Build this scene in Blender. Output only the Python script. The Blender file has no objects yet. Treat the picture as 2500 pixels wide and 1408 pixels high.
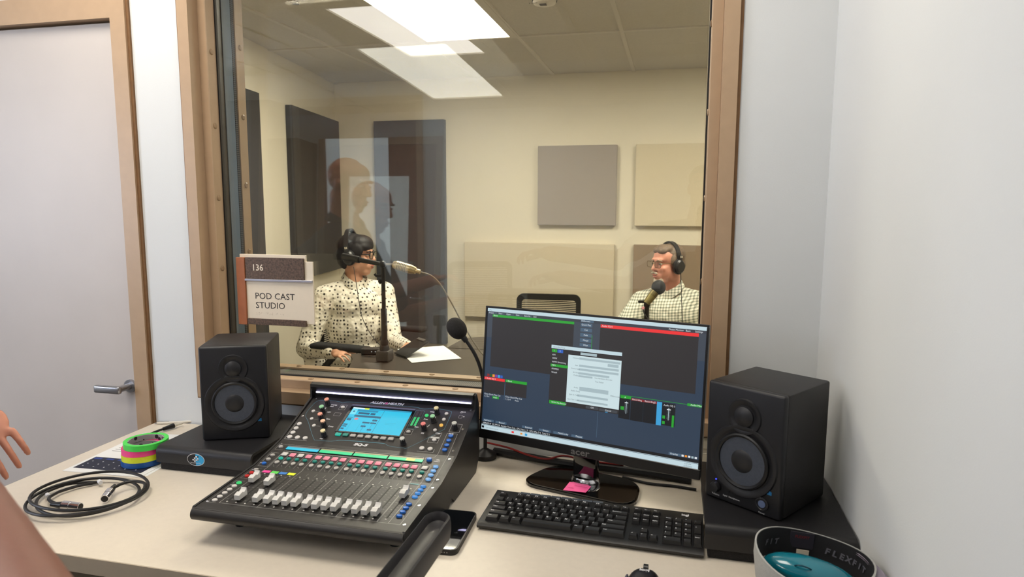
import bpy, bmesh, math, random
from mathutils import Vector, Matrix, Euler
random.seed(7)
R = math.radians
SC = bpy.context.scene
COL = SC.collection

# ---------------------------------------------------------------- camera
cam_d = bpy.data.cameras.new('camera')
cam = bpy.data.objects.new('camera', cam_d)
COL.objects.link(cam)
PITCH, YAW, ROLL = 0.1248, 0.2342, 0.0027
fw = Vector((-math.sin(YAW) * math.cos(PITCH), math.cos(YAW) * math.cos(PITCH), -math.sin(PITCH)))
rt = Vector((math.cos(YAW), math.sin(YAW), 0))
up = rt.cross(fw)
r2 = rt * math.cos(ROLL) + up * math.sin(ROLL)
u2 = up * math.cos(ROLL) - rt * math.sin(ROLL)
cam.matrix_world = Matrix(((r2.x, u2.x, -fw.x, 0.0), (r2.y, u2.y, -fw.y, -1.679), (r2.z, u2.z, -fw.z, 1.395), (0, 0, 0, 1)))
cam_d.sensor_fit = 'HORIZONTAL'
cam_d.sensor_width = 36.0
cam_d.lens = 1644.7 / 2500 * 36.0
cam_d.clip_start = 0.02
cam_d.dof.use_dof = True
cam_d.dof.focus_distance = 1.9
cam_d.dof.aperture_fstop = 8.0
SC.camera = cam

# ---------------------------------------------------------------- world, exposure
world = bpy.data.worlds.new('world')
SC.world = world
world.use_nodes = True
world.node_tree.nodes['Background'].inputs[0].default_value = (0.75, 0.85, 1.0, 1)
world.node_tree.nodes['Background'].inputs[1].default_value = 0.3
SC.view_settings.view_transform = 'Standard'
SC.view_settings.look = 'None'
SC.view_settings.exposure = 0.0
SC.view_settings.gamma = 1.0
SC.view_settings.use_curve_mapping = False
LIGHT_STUDIO = 28.0     # ceiling troffer behind the glass
LIGHT_CONTROL = 8.0     # control room troffer mirrored in the glass, and the added ones out of view

LIGHT_DAY = 12.5        # glow of the assumed daylight window added in the left wall

# ---------------------------------------------------------------- helpers
def lin(c):
    return tuple((x / 12.92 if x <= 0.04045 else ((x + 0.055) / 1.055) ** 2.4) for x in (v / 255 for v in c[:3]))

MATS = {}
def mat(name, rgb, rough=0.5, metal=0.0, spec=0.5, noise=0.0, nscale=40.0, bump=0.0, bscale=200.0, emit=0.0, coat=0.0, sheen=0.0, subs=0.0, linear=False):
    """Principled material with an optional procedural colour mottling and fine relief."""
    if name in MATS: return MATS[name]
    m = bpy.data.materials.new(name); m.use_nodes = True
    nt = m.node_tree; b = nt.nodes['Principled BSDF']
    c = rgb if linear else lin(rgb)
    b.inputs['Base Color'].default_value = (*c, 1)
    b.inputs['Roughness'].default_value = rough
    b.inputs['Metallic'].default_value = metal
    b.inputs['Specular IOR Level'].default_value = spec
    b.inputs['Coat Weight'].default_value = coat
    b.inputs['Sheen Weight'].default_value = sheen
    b.inputs['Subsurface Weight'].default_value = subs
    if emit:
        b.inputs['Emission Color'].default_value = (*c, 1)
        b.inputs['Emission Strength'].default_value = emit
    tc = None
    if noise or bump:
        tc = nt.nodes.new('ShaderNodeTexCoord')
    if noise:
        n = nt.nodes.new('ShaderNodeTexNoise'); n.inputs['Scale'].default_value = nscale; n.inputs['Detail'].default_value = 4
        nt.links.new(tc.outputs['Object'], n.inputs['Vector'])
        r = nt.nodes.new('ShaderNodeValToRGB')
        r.color_ramp.elements[0].position = 0.3; r.color_ramp.elements[1].position = 0.7
        r.color_ramp.elements[0].color = (*[x * (1 - noise) for x in c], 1)
        r.color_ramp.elements[1].color = (*[min(1, x * (1 + noise)) for x in c], 1)
        nt.links.new(n.outputs['Fac'], r.inputs['Fac']); nt.links.new(r.outputs['Color'], b.inputs['Base Color'])
    if bump:
        n2 = nt.nodes.new('ShaderNodeTexNoise'); n2.inputs['Scale'].default_value = bscale; n2.inputs['Detail'].default_value = 3
        nt.links.new(tc.outputs['Object'], n2.inputs['Vector'])
        bp = nt.nodes.new('ShaderNodeBump'); bp.inputs['Strength'].default_value = bump; bp.inputs['Distance'].default_value = 0.002
        nt.links.new(n2.outputs['Fac'], bp.inputs['Height']); nt.links.new(bp.outputs['Normal'], b.inputs['Normal'])
    MATS[name] = m
    return m

def emat(name, rgb, k=1.0):
    """A lit display colour: emission plus a dark glossy face."""
    if name in MATS: return MATS[name]
    m = bpy.data.materials.new(name); m.use_nodes = True
    b = m.node_tree.nodes['Principled BSDF']; c = lin(rgb)
    b.inputs['Base Color'].default_value = (0.01, 0.01, 0.01, 1)
    b.inputs['Roughness'].default_value = 0.35
    b.inputs['Emission Color'].default_value = (*c, 1); b.inputs['Emission Strength'].default_value = k
    MATS[name] = m
    return m

class MB:
    """Collects shapes; build() links them as one mesh object."""
    def __init__(s): s.v = []; s.f = []; s.mi = []; s.cur = 0; s.mats = []
    def use(s, m):
        if m not in s.mats: s.mats.append(m)
        s.cur = s.mats.index(m); return s
    def add(s, vs, fs, M=None):
        o = len(s.v)
        for p in vs:
            p = Vector(p)
            s.v.append(M @ p if M is not None else p)
        for f in fs: s.f.append(tuple(i + o for i in f)); s.mi.append(s.cur)
        return s
    def box(s, a, b, M=None):
        (x0, y0, z0), (x1, y1, z1) = a, b
        vs = [(x0, y0, z0), (x1, y0, z0), (x1, y1, z0), (x0, y1, z0), (x0, y0, z1), (x1, y0, z1), (x1, y1, z1), (x0, y1, z1)]
        return s.add(vs, [(3, 2, 1, 0), (4, 5, 6, 7), (0, 1, 5, 4), (1, 2, 6, 5), (2, 3, 7, 6), (3, 0, 4, 7)], M)
    def bm(s, bm_, M=None):
        bm_.verts.ensure_lookup_table()
        vs = [v.co.copy() for v in bm_.verts]; fs = [[v.index for v in f.verts] for f in bm_.faces]
        bm_.verts.index_update()
        fs = [[v.index for v in f.verts] for f in bm_.faces]
        s.add(vs, fs, M); bm_.free(); return s
    def rbox(s, a, b, r=0.004, seg=2, M=None):
        bm_ = bmesh.new(); bmesh.ops.create_cube(bm_, size=1)
        a = Vector(a); b = Vector(b); c = (a + b) / 2; d = b - a
        for v in bm_.verts: v.co = Vector((v.co.x * d.x, v.co.y * d.y, v.co.z * d.z)) + c
        bmesh.ops.bevel(bm_, geom=bm_.edges[:], offset=r, segments=seg, affect='EDGES', profile=0.5)
        return s.bm(bm_, M)
    def prism(s, poly, h0, h1, axis='z', M=None):
        """poly: 2D points (ccw). axis z: (x,y); axis x: (y,z); axis y: (x,z)"""
        n = len(poly)
        def P(p, h):
            if axis == 'z': return (p[0], p[1], h)
            if axis == 'x': return (h, p[0], p[1])
            return (p[0], h, p[1])
        vs = [P(p, h0) for p in poly] + [P(p, h1) for p in poly]
        fs = [tuple(range(n - 1, -1, -1)), tuple(range(n, 2 * n))] + [(i, (i + 1) % n, n + (i + 1) % n, n + i) for i in range(n)]
        return s.add(vs, fs, M)
    def cyl(s, p0, p1, r0, r1=None, n=16, cap=True, M=None):
        r1 = r0 if r1 is None else r1
        p0 = Vector(p0); p1 = Vector(p1); d = (p1 - p0)
        if d.length < 1e-9: return s
        q = d.to_track_quat('Z', 'Y'); vs = []
        for p, r in ((p0, r0), (p1, r1)):
            for i in range(n):
                a = 2 * math.pi * i / n
                vs.append(p + q @ Vector((r * math.cos(a), r * math.sin(a), 0)))
        fs = [(i, (i + 1) % n, n + (i + 1) % n, n + i) for i in range(n)]
        if cap: fs += [tuple(range(n - 1, -1, -1)), tuple(range(n, 2 * n))]
        return s.add(vs, fs, M)
    def lathe(s, prof, n=24, M=None, closed=False):
        """prof: (r,z) list, around local z"""
        vs = []; fs = []; m = len(prof)
        for (r, z) in prof:
            for i in range(n):
                a = 2 * math.pi * i / n; vs.append((r * math.cos(a), r * math.sin(a), z))
        for k in range(m if closed else m - 1):
            k2 = (k + 1) % m
            for i in range(n):
                j = (i + 1) % n; fs.append((k * n + i, k * n + j, k2 * n + j, k2 * n + i))
        if not closed:
            if prof[0][0] > 1e-6: fs.append(tuple(range(n - 1, -1, -1)))
            if prof[-1][0] > 1e-6: fs.append(tuple((m - 1) * n + i for i in range(n)))
        return s.add(vs, fs, M)
    def tube(s, pts, r, n=8, closed=False, M=None, radii=None):
        pts = [Vector(p) for p in pts]; m = len(pts); vs = []; fs = []
        nrm = None
        for k, p in enumerate(pts):
            if closed: t = pts[(k + 1) % m] - pts[k - 1]
            else: t = pts[min(k + 1, m - 1)] - pts[max(k - 1, 0)]
            t.normalize()
            if nrm is None:
                nrm = t.orthogonal().normalized()
            else:
                nrm = (nrm - t * nrm.dot(t))
                nrm = nrm.normalized() if nrm.length > 1e-6 else t.orthogonal().normalized()
            bn = t.cross(nrm); rr = radii[k] if radii else r
            for i in range(n):
                a = 2 * math.pi * i / n; vs.append(p + (nrm * math.cos(a) + bn * math.sin(a)) * rr)
        for k in range(m if closed else m - 1):
            k2 = (k + 1) % m
            for i in range(n):
                j = (i + 1) % n; fs.append((k * n + i, k * n + j, k2 * n + j, k2 * n + i))
        if not closed: fs += [tuple(range(n - 1, -1, -1)), tuple((m - 1) * n + i for i in range(n))]
        return s.add(vs, fs, M)
    def ell(s, c, r, rot=None, nu=16, nv=10, M=None):
        c = Vector(c); q = Euler(rot).to_matrix() if rot else Matrix.Identity(3)
        vs = [c + q @ Vector((0, 0, -r[2]))]; fs = []
        for k in range(1, nv):
            ph = -math.pi / 2 + math.pi * k / nv
            for i in range(nu):
                a = 2 * math.pi * i / nu
                vs.append(c + q @ Vector((r[0] * math.cos(ph) * math.cos(a), r[1] * math.cos(ph) * math.sin(a), r[2] * math.sin(ph))))
        vs.append(c + q @ Vector((0, 0, r[2]))); top = len(vs) - 1
        for i in range(nu):
            j = (i + 1) % nu
            fs.append((0, 1 + j, 1 + i)); fs.append((top, 1 + (nv - 2) * nu + i, 1 + (nv - 2) * nu + j))
            for k in range(nv - 2):
                fs.append((1 + k * nu + i, 1 + k * nu + j, 1 + (k + 1) * nu + j, 1 + (k + 1) * nu + i))
        return s.add(vs, fs, M)
    def quad(s, a, b, c, d, M=None): return s.add([a, b, c, d], [(0, 1, 2, 3)], M)
    def mesh(s, name):
        me = bpy.data.meshes.new(name)
        me.from_pydata([tuple(v) for v in s.v], [], s.f)
        for m in s.mats: me.materials.append(m)
        if len(s.mats) > 1: me.polygons.foreach_set('material_index', s.mi)
        return me
    def build(s, name, m=None, parent=None, smooth=False, loc=None, rot=None):
        if m is not None: s.mats = [m] if not s.mats else s.mats
        me = s.mesh(name); me.update()
        if smooth: smooth_mesh(me)
        return obj(name, me, parent, loc, rot)

def smooth_mesh(me, ang=40):
    me.polygons.foreach_set('use_smooth', [True] * len(me.polygons))
    try: me.set_sharp_from_angle(angle=R(ang))
    except Exception: pass

def obj(name, me, parent=None, loc=None, rot=None):
    o = bpy.data.objects.new(name, me); COL.objects.link(o)
    if parent is not None: o.parent = parent
    if loc is not None: o.location = loc
    if rot is not None: o.rotation_euler = rot
    return o

def empty(name, loc=(0, 0, 0), rot=(0, 0, 0)):
    o = bpy.data.objects.new(name, None); COL.objects.link(o)
    o.location = loc; o.rotation_euler = rot; o.empty_display_size = 0.05
    return o

def tag(o, label, cat, group=None):
    o['label'] = label; o['category'] = cat
    if group: o['group'] = group
    return o

def struct(o, label=None):
    o['kind'] = 'structure'
    if label: o['label'] = label
    return o

def copy_tree(o, parent=None):
    c = o.copy(); COL.objects.link(c); c.parent = parent
    for ch in o.children: copy_tree(ch, c)
    return c

def text_mesh(mb, txt, size, M, align='LEFT', shear=0.0, bold=0.0, space=1.0, xs=1.0):
    """Lettering as flat filled outlines, added to a MB (local x right, y up)."""
    cu = bpy.data.curves.new('lettering', 'FONT'); cu.body = txt; cu.size = size
    cu.align_x = align; cu.shear = shear; cu.offset = bold; cu.space_character = space
    cu.resolution_u = 2
    ob = bpy.data.objects.new('lettering', cu); COL.objects.link(ob)
    me = bpy.data.meshes.new_from_object(ob)
    vs = [Vector((v.co.x * xs, v.co.y, v.co.z)) for v in me.vertices]; fs = [tuple(p.vertices) for p in me.polygons]
    mb.add(vs, fs, M)
    bpy.data.objects.remove(ob); bpy.data.curves.remove(cu); bpy.data.meshes.remove(me)
    return mb

def blob_mesh(name, parts, voxel=0.007, smooth_it=6, mats=None):
    """One continuous skin over ellipsoids ('e',c,r,rot) and tapered limbs ('c',p0,p1,r0,r1)."""
    mb = MB()
    for p in parts:
        if p[0] == 'e': mb.ell(p[1], p[2], p[3] if len(p) > 3 else None, 16, 10)
        else:
            _, a, b, r0, r1 = p
            mb.ell(a, (r0,) * 3, None, 12, 8); mb.ell(b, (r1,) * 3, None, 12, 8); mb.cyl(a, b, r0, r1, 14)
    me = mb.mesh(name + '_raw')
    o = bpy.data.objects.new(name + '_raw', me); COL.objects.link(o)
    rm = o.modifiers.new('r', 'REMESH'); rm.mode = 'VOXEL'; rm.voxel_size = voxel; rm.adaptivity = 0
    sm = o.modifiers.new('s', 'SMOOTH'); sm.factor = 0.5; sm.iterations = smooth_it
    dg = bpy.context.evaluated_depsgraph_get()
    res = bpy.data.meshes.new_from_object(o.evaluated_get(dg))
    bpy.data.objects.remove(o); bpy.data.meshes.remove(me)
    res.name = name
    res.polygons.foreach_set('use_smooth', [True] * len(res.polygons))
    res.materials.clear()
    for m in mats or []: res.materials.append(m)
    return res

def arc(c, r, a0, a1, n, z=None):
    return [(c[0] + r * math.cos(a0 + (a1 - a0) * i / n), c[1] + r * math.sin(a0 + (a1 - a0) * i / n)) for i in range(n + 1)]

def rrect(x0, y0, x1, y1, r, n=4):
    p = []
    for cx, cy, a in ((x1 - r, y0 + r, -90), (x1 - r, y1 - r, 0), (x0 + r, y1 - r, 90), (x0 + r, y0 + r, 180)):
        p += arc((cx, cy), r, R(a), R(a + 90), n)
    return p
def spline(pts, n=8):
    """Catmull-Rom through points"""
    pts = [Vector(p) for p in pts]; out = []
    for i in range(len(pts) - 1):
        p0 = pts[max(i - 1, 0)]; p1 = pts[i]; p2 = pts[i + 1]; p3 = pts[min(i + 2, len(pts) - 1)]
        for k in range(n):
            t = k / n
            out.append(0.5 * ((2 * p1) + (p2 - p0) * t + (2 * p0 - 5 * p1 + 4 * p2 - p3) * t * t + (3 * p1 - p0 - 3 * p2 + p3) * t ** 3))
    out.append(pts[-1]); return out

# ================================================================ THE SETTING
M_white = mat('wall paint white', (218, 220, 220), 0.75, noise=0.015, nscale=3, bump=0.08, bscale=350)
M_studio = mat('studio wall paint cream', (228, 220, 200), 0.8, noise=0.015, nscale=3, bump=0.08, bscale=350)
M_tan = mat('tan painted steel', (178, 150, 120), 0.42, noise=0.03, nscale=30, bump=0.05, bscale=500)
M_tan_d = mat('brown bead', (120, 86, 52), 0.7, noise=0.1, nscale=60)
M_door = mat('door grey beige laminate', (196, 188, 182), 0.45, noise=0.03, nscale=4)
M_wood = mat('reddish brown wood veneer', (120, 66, 40), 0.45, noise=0.18, nscale=9)
M_black = mat('black rubber', (14, 13, 13), 0.6, bump=0.1, bscale=300)
M_blueg = mat('blue grey painted steel', (92, 108, 124), 0.5, noise=0.05, nscale=30)
M_tile = mat('ceiling tile', (206, 200, 188), 0.95, noise=0.06, nscale=120, bump=0.5, bscale=260)
M_grid = mat('ceiling grid white', (214, 208, 196), 0.6, noise=0.02, nscale=50)
M_floor = mat('carpet tile grey brown', (92, 84, 76), 0.95, noise=0.25, nscale=300, bump=0.4, bscale=400)
M_chrome = mat('chrome', (225, 225, 228), 0.14, 1.0, bump=0.02, bscale=100)
M_steel = mat('brushed steel', (175, 175, 178), 0.32, 1.0, bump=0.05, bscale=300)

X0, X1 = -3.7, 0.34           # control room
YB = -2.99                    # wall behind the camera
ZC = 2.383
WT = 0.20                     # window wall thickness
WL, WR, WB, WTOP = -1.35, 0.133, 0.828, 2.10   # outer edge of the window frame
DL, DR, DT = -2.56, -1.521, 1.985              # outer edge of the door frame

# floors
f = MB().box((X0 - .1, YB - .1, -.05), (2.3, 3.75, 0)).build('floor', M_floor); struct(f, 'grey brown carpet floor')
# window wall, built round its two openings
w = MB()
w.box((X0, 0, 0), (DL, WT, 2.7)).box((DL, 0, DT), (DR, WT, 2.7)).box((DR, 0, 0), (WL, WT, 2.7))
w.box((WL, 0, 0), (WR, WT, WB)).box((WL, 0, WTOP), (WR, WT, 2.7)).box((WR, 0, 0), (2.3, WT, 2.7))
struct(w.build('wall_front', M_white), 'white wall with the studio window and door')
struct(MB().box((X1, YB, 0), (X1 + .1, 0, 2.7)).build('wall_right', M_white), 'plain white side wall right of the desk')
LWY0, LWY1, LWZ0, LWZ1 = -2.55, -1.25, .95, 2.1
w = MB().box((X0 - .1, YB, 0), (X0, LWY0, 2.7)).box((X0 - .1, LWY1, 0), (X0, 0, 2.7)).box((X0 - .1, LWY0, 0), (X0, LWY1, LWZ0)).box((X0 - .1, LWY0, LWZ1), (X0, LWY1, 2.7))
struct(w.build('wall_left', M_white), 'white wall on the left of the control room')
lw = struct(empty('window_2', (X0, 0, 0)), 'assumed daylight window added in the left wall, out of view')  # assumed window, added so its glowing pane gives the room cool light
MB().box((-.06, LWY0, LWZ0), (-.054, LWY1, LWZ1)).build('frosted_pane', mat('glowing frosted pane', (222, 231, 250), .5, emit=LIGHT_DAY), lw)
for a_, b_ in (((-.1, LWY0, LWZ0), (.012, LWY0 + .05, LWZ1)), ((-.1, LWY1 - .05, LWZ0), (.012, LWY1, LWZ1)), ((-.1, LWY0, LWZ0), (.012, LWY1, LWZ0 + .05)), ((-.1, LWY0, LWZ1 - .05), (.012, LWY1, LWZ1))): MB().box(a_, b_).build('window_frame', M_tan, lw)
# wall behind the camera with a door opening
D2L, D2R, D2T = -2.90, -1.83, 2.19
w = MB().box((X0 - .1, YB - .1, 0), (D2L, YB, 2.7)).box((D2L, YB - .1, D2T), (D2R, YB, 2.7)).box((D2R, YB - .1, 0), (X1 + .1, YB, 2.7))
struct(w.build('wall_back', M_white), 'white wall behind the camera')
# studio walls
def splay(y): return -2.55 - (y - 2.02) * 0.152
w = MB().prism([(splay(WT), WT), (splay(3.6), 3.6), (splay(3.6) - .1, 3.6), (splay(WT) - .1, WT)][::-1], 0, 2.7)
struct(w.build('wall_left.001', M_studio), 'cream studio wall with dark acoustic panels')
struct(MB().box((-3.2, 3.6, 0), (2.3, 3.7, 2.7)).build('wall_back.001', M_studio), 'cream back wall of the studio')
struct(MB().box((2.2, WT, 0), (2.3, 3.6, 2.7)).build('wall_right.001', M_studio), 'cream studio wall on the right, out of view')
struct(MB().box((splay(WT) - .1, WT, 0), (WL - .0, WT + .008, 2.6)).box((WR, WT, 0), (2.2, WT + .008, 2.6)).box((WL, WT, WTOP), (WR, WT + .008, 2.6)).box((WL, WT, 0), (WR, WT + .008, WB)).build('wall_front.001', M_studio), 'cream studio side of the window wall')

# ceilings: slab, tiles one by one, grid bars
def ceiling(name, x0, x1, y0, y1, gx, gy, skip, label, clip=None):
    sl = struct(MB().box((x0, y0, ZC + .12), (x1, y1, ZC + .2)).build(name, M_white), label)
    tw, tl = .61, 1.22
    me = MB().rbox((.006, .006, .004), (tw - .006, tl - .006, .02), .004, 1).use(M_tile).mesh('ceiling_tile')
    me.materials.clear(); me.materials.append(M_tile)
    i0 = math.floor((x0 - gx) / tw); i1 = math.ceil((x1 - gx) / tw); j0 = math.floor((y0 - gy) / tl); j1 = math.ceil((y1 - gy) / tl)
    for i in range(i0, i1):
        for j in range(j0, j1):
            if (i, j) in skip: continue
            x = gx + i * tw; y = gy + j * tl
            if x > x1 - .02 or y > y1 - .02 or x + tw < x0 + .02 or y + tl < y0 + .02: continue
            if x < x0 - .001 or x + tw > x1 + .001 or y < y0 - .001 or y + tl > y1 + .001:
                a, b = max(x, x0), min(x + tw, x1); c, d = max(y, y0), min(y + tl, y1)
                MB().box((a + .004, c + .004, ZC + .004), (b - .004, d - .004, ZC + .02)).build('ceiling_tile', M_tile, sl)
            else: obj('ceiling_tile', me, sl, (x, y, ZC))
    for i in range(i0, i1 + 1):
        x = gx + i * tw
        if x0 < x < x1: MB().box((x - .012, y0, ZC - .004), (x + .012, y1, ZC + .004)).build('grid_bar', M_grid, sl)
    for j in range(j0, j1 + 1):
        y = gy + j * tl
        if y0 < y < y1: MB().box((x0, y - .012, ZC - .0035), (x1, y + .012, ZC + .0035)).build('grid_bar', M_grid, sl)
    return sl
ceiling('ceiling', X0, X1, YB, 0, -1.807, -2.64, {(0, 0), (0, 1), (2, 1)}, 'white tiled ceiling of the control room')
ceiling('ceiling.001', -2.95, 2.2, WT + .008, 3.6, -1.545, 1.165, {(0, 0), (0, 1 - 1), (3, 0)}, 'white tiled ceiling of the studio')

def troffer(name, x, y, strength, tint, label, group=None, Lg=1.22):
    e = empty(name, (x, y, ZC))
    fr = MB()
    for a, b in (((0, 0, -.006), (.61, .03, .06)), ((0, Lg - .03, -.006), (.61, Lg, .06)), ((0, .03, -.006), (.045, Lg - .03, .06)), ((.565, .03, -.006), (.61, Lg - .03, .06))): fr.box(a, b)
    fr.build('light_frame', M_grid, e)
    MB().box((0, 0, .06), (.61, Lg, .08)).build('light_housing', M_grid, e)
    m = bpy.data.materials.new(name + ' diffuser'); m.use_nodes = True
    b = m.node_tree.nodes['Principled BSDF']; b.inputs['Base Color'].default_value = (.8, .8, .8, 1)
    b.inputs['Emission Color'].default_value = (*tint, 1); b.inputs['Emission Strength'].default_value = strength
    MB().box((.045, .03, .004), (.565, Lg - .03, .012)).build('light_diffuser', m, e)
    tag(e, label, 'ceiling light', group)
    return e
troffer('ceiling_light', -1.545, 1.165, LIGHT_STUDIO, (1.0, .92, .77), 'lit rectangular ceiling light seen through the studio window')
troffer('ceiling_light.001', .285, 1.165, LIGHT_STUDIO, (1.0, .92, .77), 'second ceiling light of the studio, out of view to the right')
troffer('ceiling_light.002', -1.807, -2.64, LIGHT_CONTROL, (1.0, .95, .88), 'ceiling light of the control room, mirrored in the window')
troffer('ceiling_light.003', -.587, -.83, LIGHT_CONTROL * 1.15, (1.0, .93, .82), 'small square ceiling light added above the monitor, out of view', None, .61)  # assumed fixture, added out of view to brighten desk and right wall
troffer('ceiling_light.004', -1.807, -.83, LIGHT_CONTROL * 1.6, (1.0, .93, .82), 'small square ceiling light added above the left end of the desk, out of view', None, .61)  # also an added fixture, lifts the left end of the window wall

# ---------------------------------------------------------------- the studio window
def ring(mb, x0, x1, z0, z1, prof, closed=True):
    """sweep profile of (inward offset u, depth y) round a rectangle with mitred corners"""
    n = len(prof); vs = []
    for u, y in prof: vs += [(x0 + u, y, z0 + u), (x1 - u, y, z0 + u), (x1 - u, y, z1 - u), (x0 + u, y, z1 - u)]
    fs = []
    for k in range(n if closed else n - 1):
        k2 = (k + 1) % n
        for i in range(4): j = (i + 1) % 4; fs.append((k * 4 + i, k2 * 4 + i, k2 * 4 + j, k * 4 + j))
    return mb.add(vs, fs)
win = struct(empty('window_1', (0, 0, 0)), 'double glazed interior window into the podcast studio')
ring(MB(), WL, WR, WB, WTOP, [(0, .199), (0, -.012), (.034, -.012), (.034, .03), (.038, .199)]).build('window_frame', M_tan, win)
ring(MB(), WL - .008, WR + .008, WB - .006, WTOP + .006, [(0, 0), (0, -.004), (.008, -.006), (.008, 0)]).build('brown_bead', M_tan_d, win)  # thin darker brown strip round the frame edge
ring(MB(), WL, WR, WB, WTOP, [(.0345, .028), (.0345, .066), (.060, .066), (.060, .030), (.058, .028)]).build('glazing_stop', M_tan, win)
ring(MB(), WL, WR, WB, WTOP, [(.0385, .160), (.0385, .198), (.060, .198), (.060, .160)]).build('glazing_stop', M_tan, win)
ring(MB(), WL, WR, WB, WTOP, [(.0385, .066), (.0385, .104), (.0535, .104), (.064, .074), (.064, .066)]).build('gasket', M_black, win)
ring(MB(), WL, WR, WB, WTOP, [(.0385, .104), (.0385, .160), (.054, .160), (.0535, .104)]).build('spacer_lining', M_black, win)
for xa, xb in ((WL + .0537, WL + .0557), (WR - .0557, WR - .0537)): MB().box((xa, .106, WB + .066), (xb, .146, WTOP - .066)).build('spacer_plate', M_blueg, win)
# perforated strip lying on the sill between the panes
mp = mat('perforated dark strip', (70, 66, 60), 0.6, bump=0.2)
nt = mp.node_tree; tcx = nt.nodes.new('ShaderNodeTexCoord'); wv = nt.nodes.new('ShaderNodeTexWave'); wv.inputs['Scale'].default_value = 55; wv.bands_direction = 'X'
nt.links.new(tcx.outputs['Object'], wv.inputs['Vector'])
cr = nt.nodes.new('ShaderNodeValToRGB'); cr.color_ramp.elements[0].color = (.01, .01, .01, 1); cr.color_ramp.elements[1].color = (*lin((92, 88, 82)), 1)
nt.links.new(wv.outputs['Color'], cr.inputs['Fac']); nt.links.new(cr.outputs['Color'], nt.nodes['Principled BSDF'].inputs['Base Color'])
MB().box((WL + .066, .075, WB + .0537), (WR - .066, .122, WB + .0625)).build('perforated_strip', mp, win)
mp2 = mp.copy(); mp2.node_tree.nodes['Wave Texture'].bands_direction = 'Z'
MB().box((WL + .0537, .1475, WB + .066), (WL + .0565, .159, WTOP - .066)).build('perforated_strip', mp2, win)
# panes
def glass(name, tint=(.985, .99, .975)):
    m = bpy.data.materials.new(name); m.use_nodes = True; nt = m.node_tree; nt.nodes.clear()
    out = nt.nodes.new('ShaderNodeOutputMaterial'); mix = nt.nodes.new('ShaderNodeMixShader'); tr = nt.nodes.new('ShaderNodeBsdfTransparent'); gl = nt.nodes.new('ShaderNodeBsdfGlossy')
    tr.inputs['Color'].default_value = (*tint, 1); gl.inputs['Roughness'].default_value = 0
    fr = nt.nodes.new('ShaderNodeFresnel'); geo = nt.nodes.new('ShaderNodeNewGeometry'); mr = nt.nodes.new('ShaderNodeMapRange')
    mr.inputs['To Min'].default_value = 1.58; mr.inputs['To Max'].default_value = 1 / 1.58
    nt.links.new(geo.outputs['Backfacing'], mr.inputs['Value']); nt.links.new(mr.outputs['Result'], fr.inputs['IOR'])
    nt.links.new(fr.outputs['Fac'], mix.inputs['Fac']); nt.links.new(tr.outputs[0], mix.inputs[1]); nt.links.new(gl.outputs[0], mix.inputs[2]); nt.links.new(mix.outputs[0], out.inputs[0])
    return m
M_glass = glass('clear window glass')
MB().box((WL + .05, .0665, WB + .05), (WR - .05, .0725, WTOP - .05)).build('glass_pane', M_glass, win)
zc = 1.40; th = R(2.5)
Mt = Matrix.Translation((-.6, .143, zc)) @ Matrix.Rotation(R(-.7), 4, 'Z') @ Matrix.Rotation(-th, 4, 'X')
MB().box((WL + .655, -.003, WB + .057 - zc), (WR + .545, .003, WTOP - .057 - zc), Mt).build('glass_pane', M_glass, win)
# button screws along the stops
sm = MB().lathe([(.0085, 0), (.0085, .0012), (.006, .0028), (0, .0032)], 12).use(M_tan).mesh('screw_button')
sm.materials.clear(); sm.materials.append(mat('tan screw cap', (150, 122, 92), .4))
for k in range(6):
    z = 1.0 + k * .205
    obj('screw_button', sm, win, (WL + .060, .047, z), (0, R(90), 0))
    obj('screw_button', sm, win, (WL + .060, .180, z + .04), (0, R(90), 0))
    obj('screw_button', sm, win, (WR - .060, .047, z), (0, R(-90), 0))
for k in range(9):
    x = -1.16 + k * .147
    obj('screw_button', sm, win, (x, .047, WB + .060), (0, 0, 0))
    obj('screw_button', sm, win, (x + .03, .180, WB + .060), (0, 0, 0))

# ---------------------------------------------------------------- door to the studio (left)
d1 = struct(empty('door_1', (0, 0, 0)), 'closed grey beige studio door with a satin lever')
fr = MB()
fr.box((DR - .05, -.012, 0), (DR, .199, DT)).box((DL, -.012, 0), (DL + .05, .199, DT)).box((DL + .05, -.012, DT - .070), (DR - .05, .199, DT))
fr.box((DR - .066, .06, 0), (DR - .05, .1, DT - .070)).box((DL + .05, .06, 0), (DL + .066, .1, DT - .070)).box((DL + .066, .06, DT - .086), (DR - .066, .1, DT - .070))
fr.build('door_frame', M_tan, d1)
MB().box((DR, -.006, 0), (DR + .009, 0, DT)).build('brown_bead', M_tan_d, d1)  # same darker brown strip beside the door frame
MB().rbox((DL + .053, .012, .01), (DR - .053, .057, DT - .076), .002, 1).build('door_leaf', M_door, d1)
lev = MB()
Ml = Matrix.Translation((-1.606, .012, .838))
lev.cyl((0, 0, 0), (0, -.008, 0), .020, .020, 24, M=Ml).cyl((0, -.006, 0), (0, -.05, 0), .0095, .0095, 16, M=Ml)
lev.rbox((-.080, -.062, -.0115), (.012, -.047, .0115), .005, 3, M=Ml)
lev.build('lever_handle', M_steel, d1, True)
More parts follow.
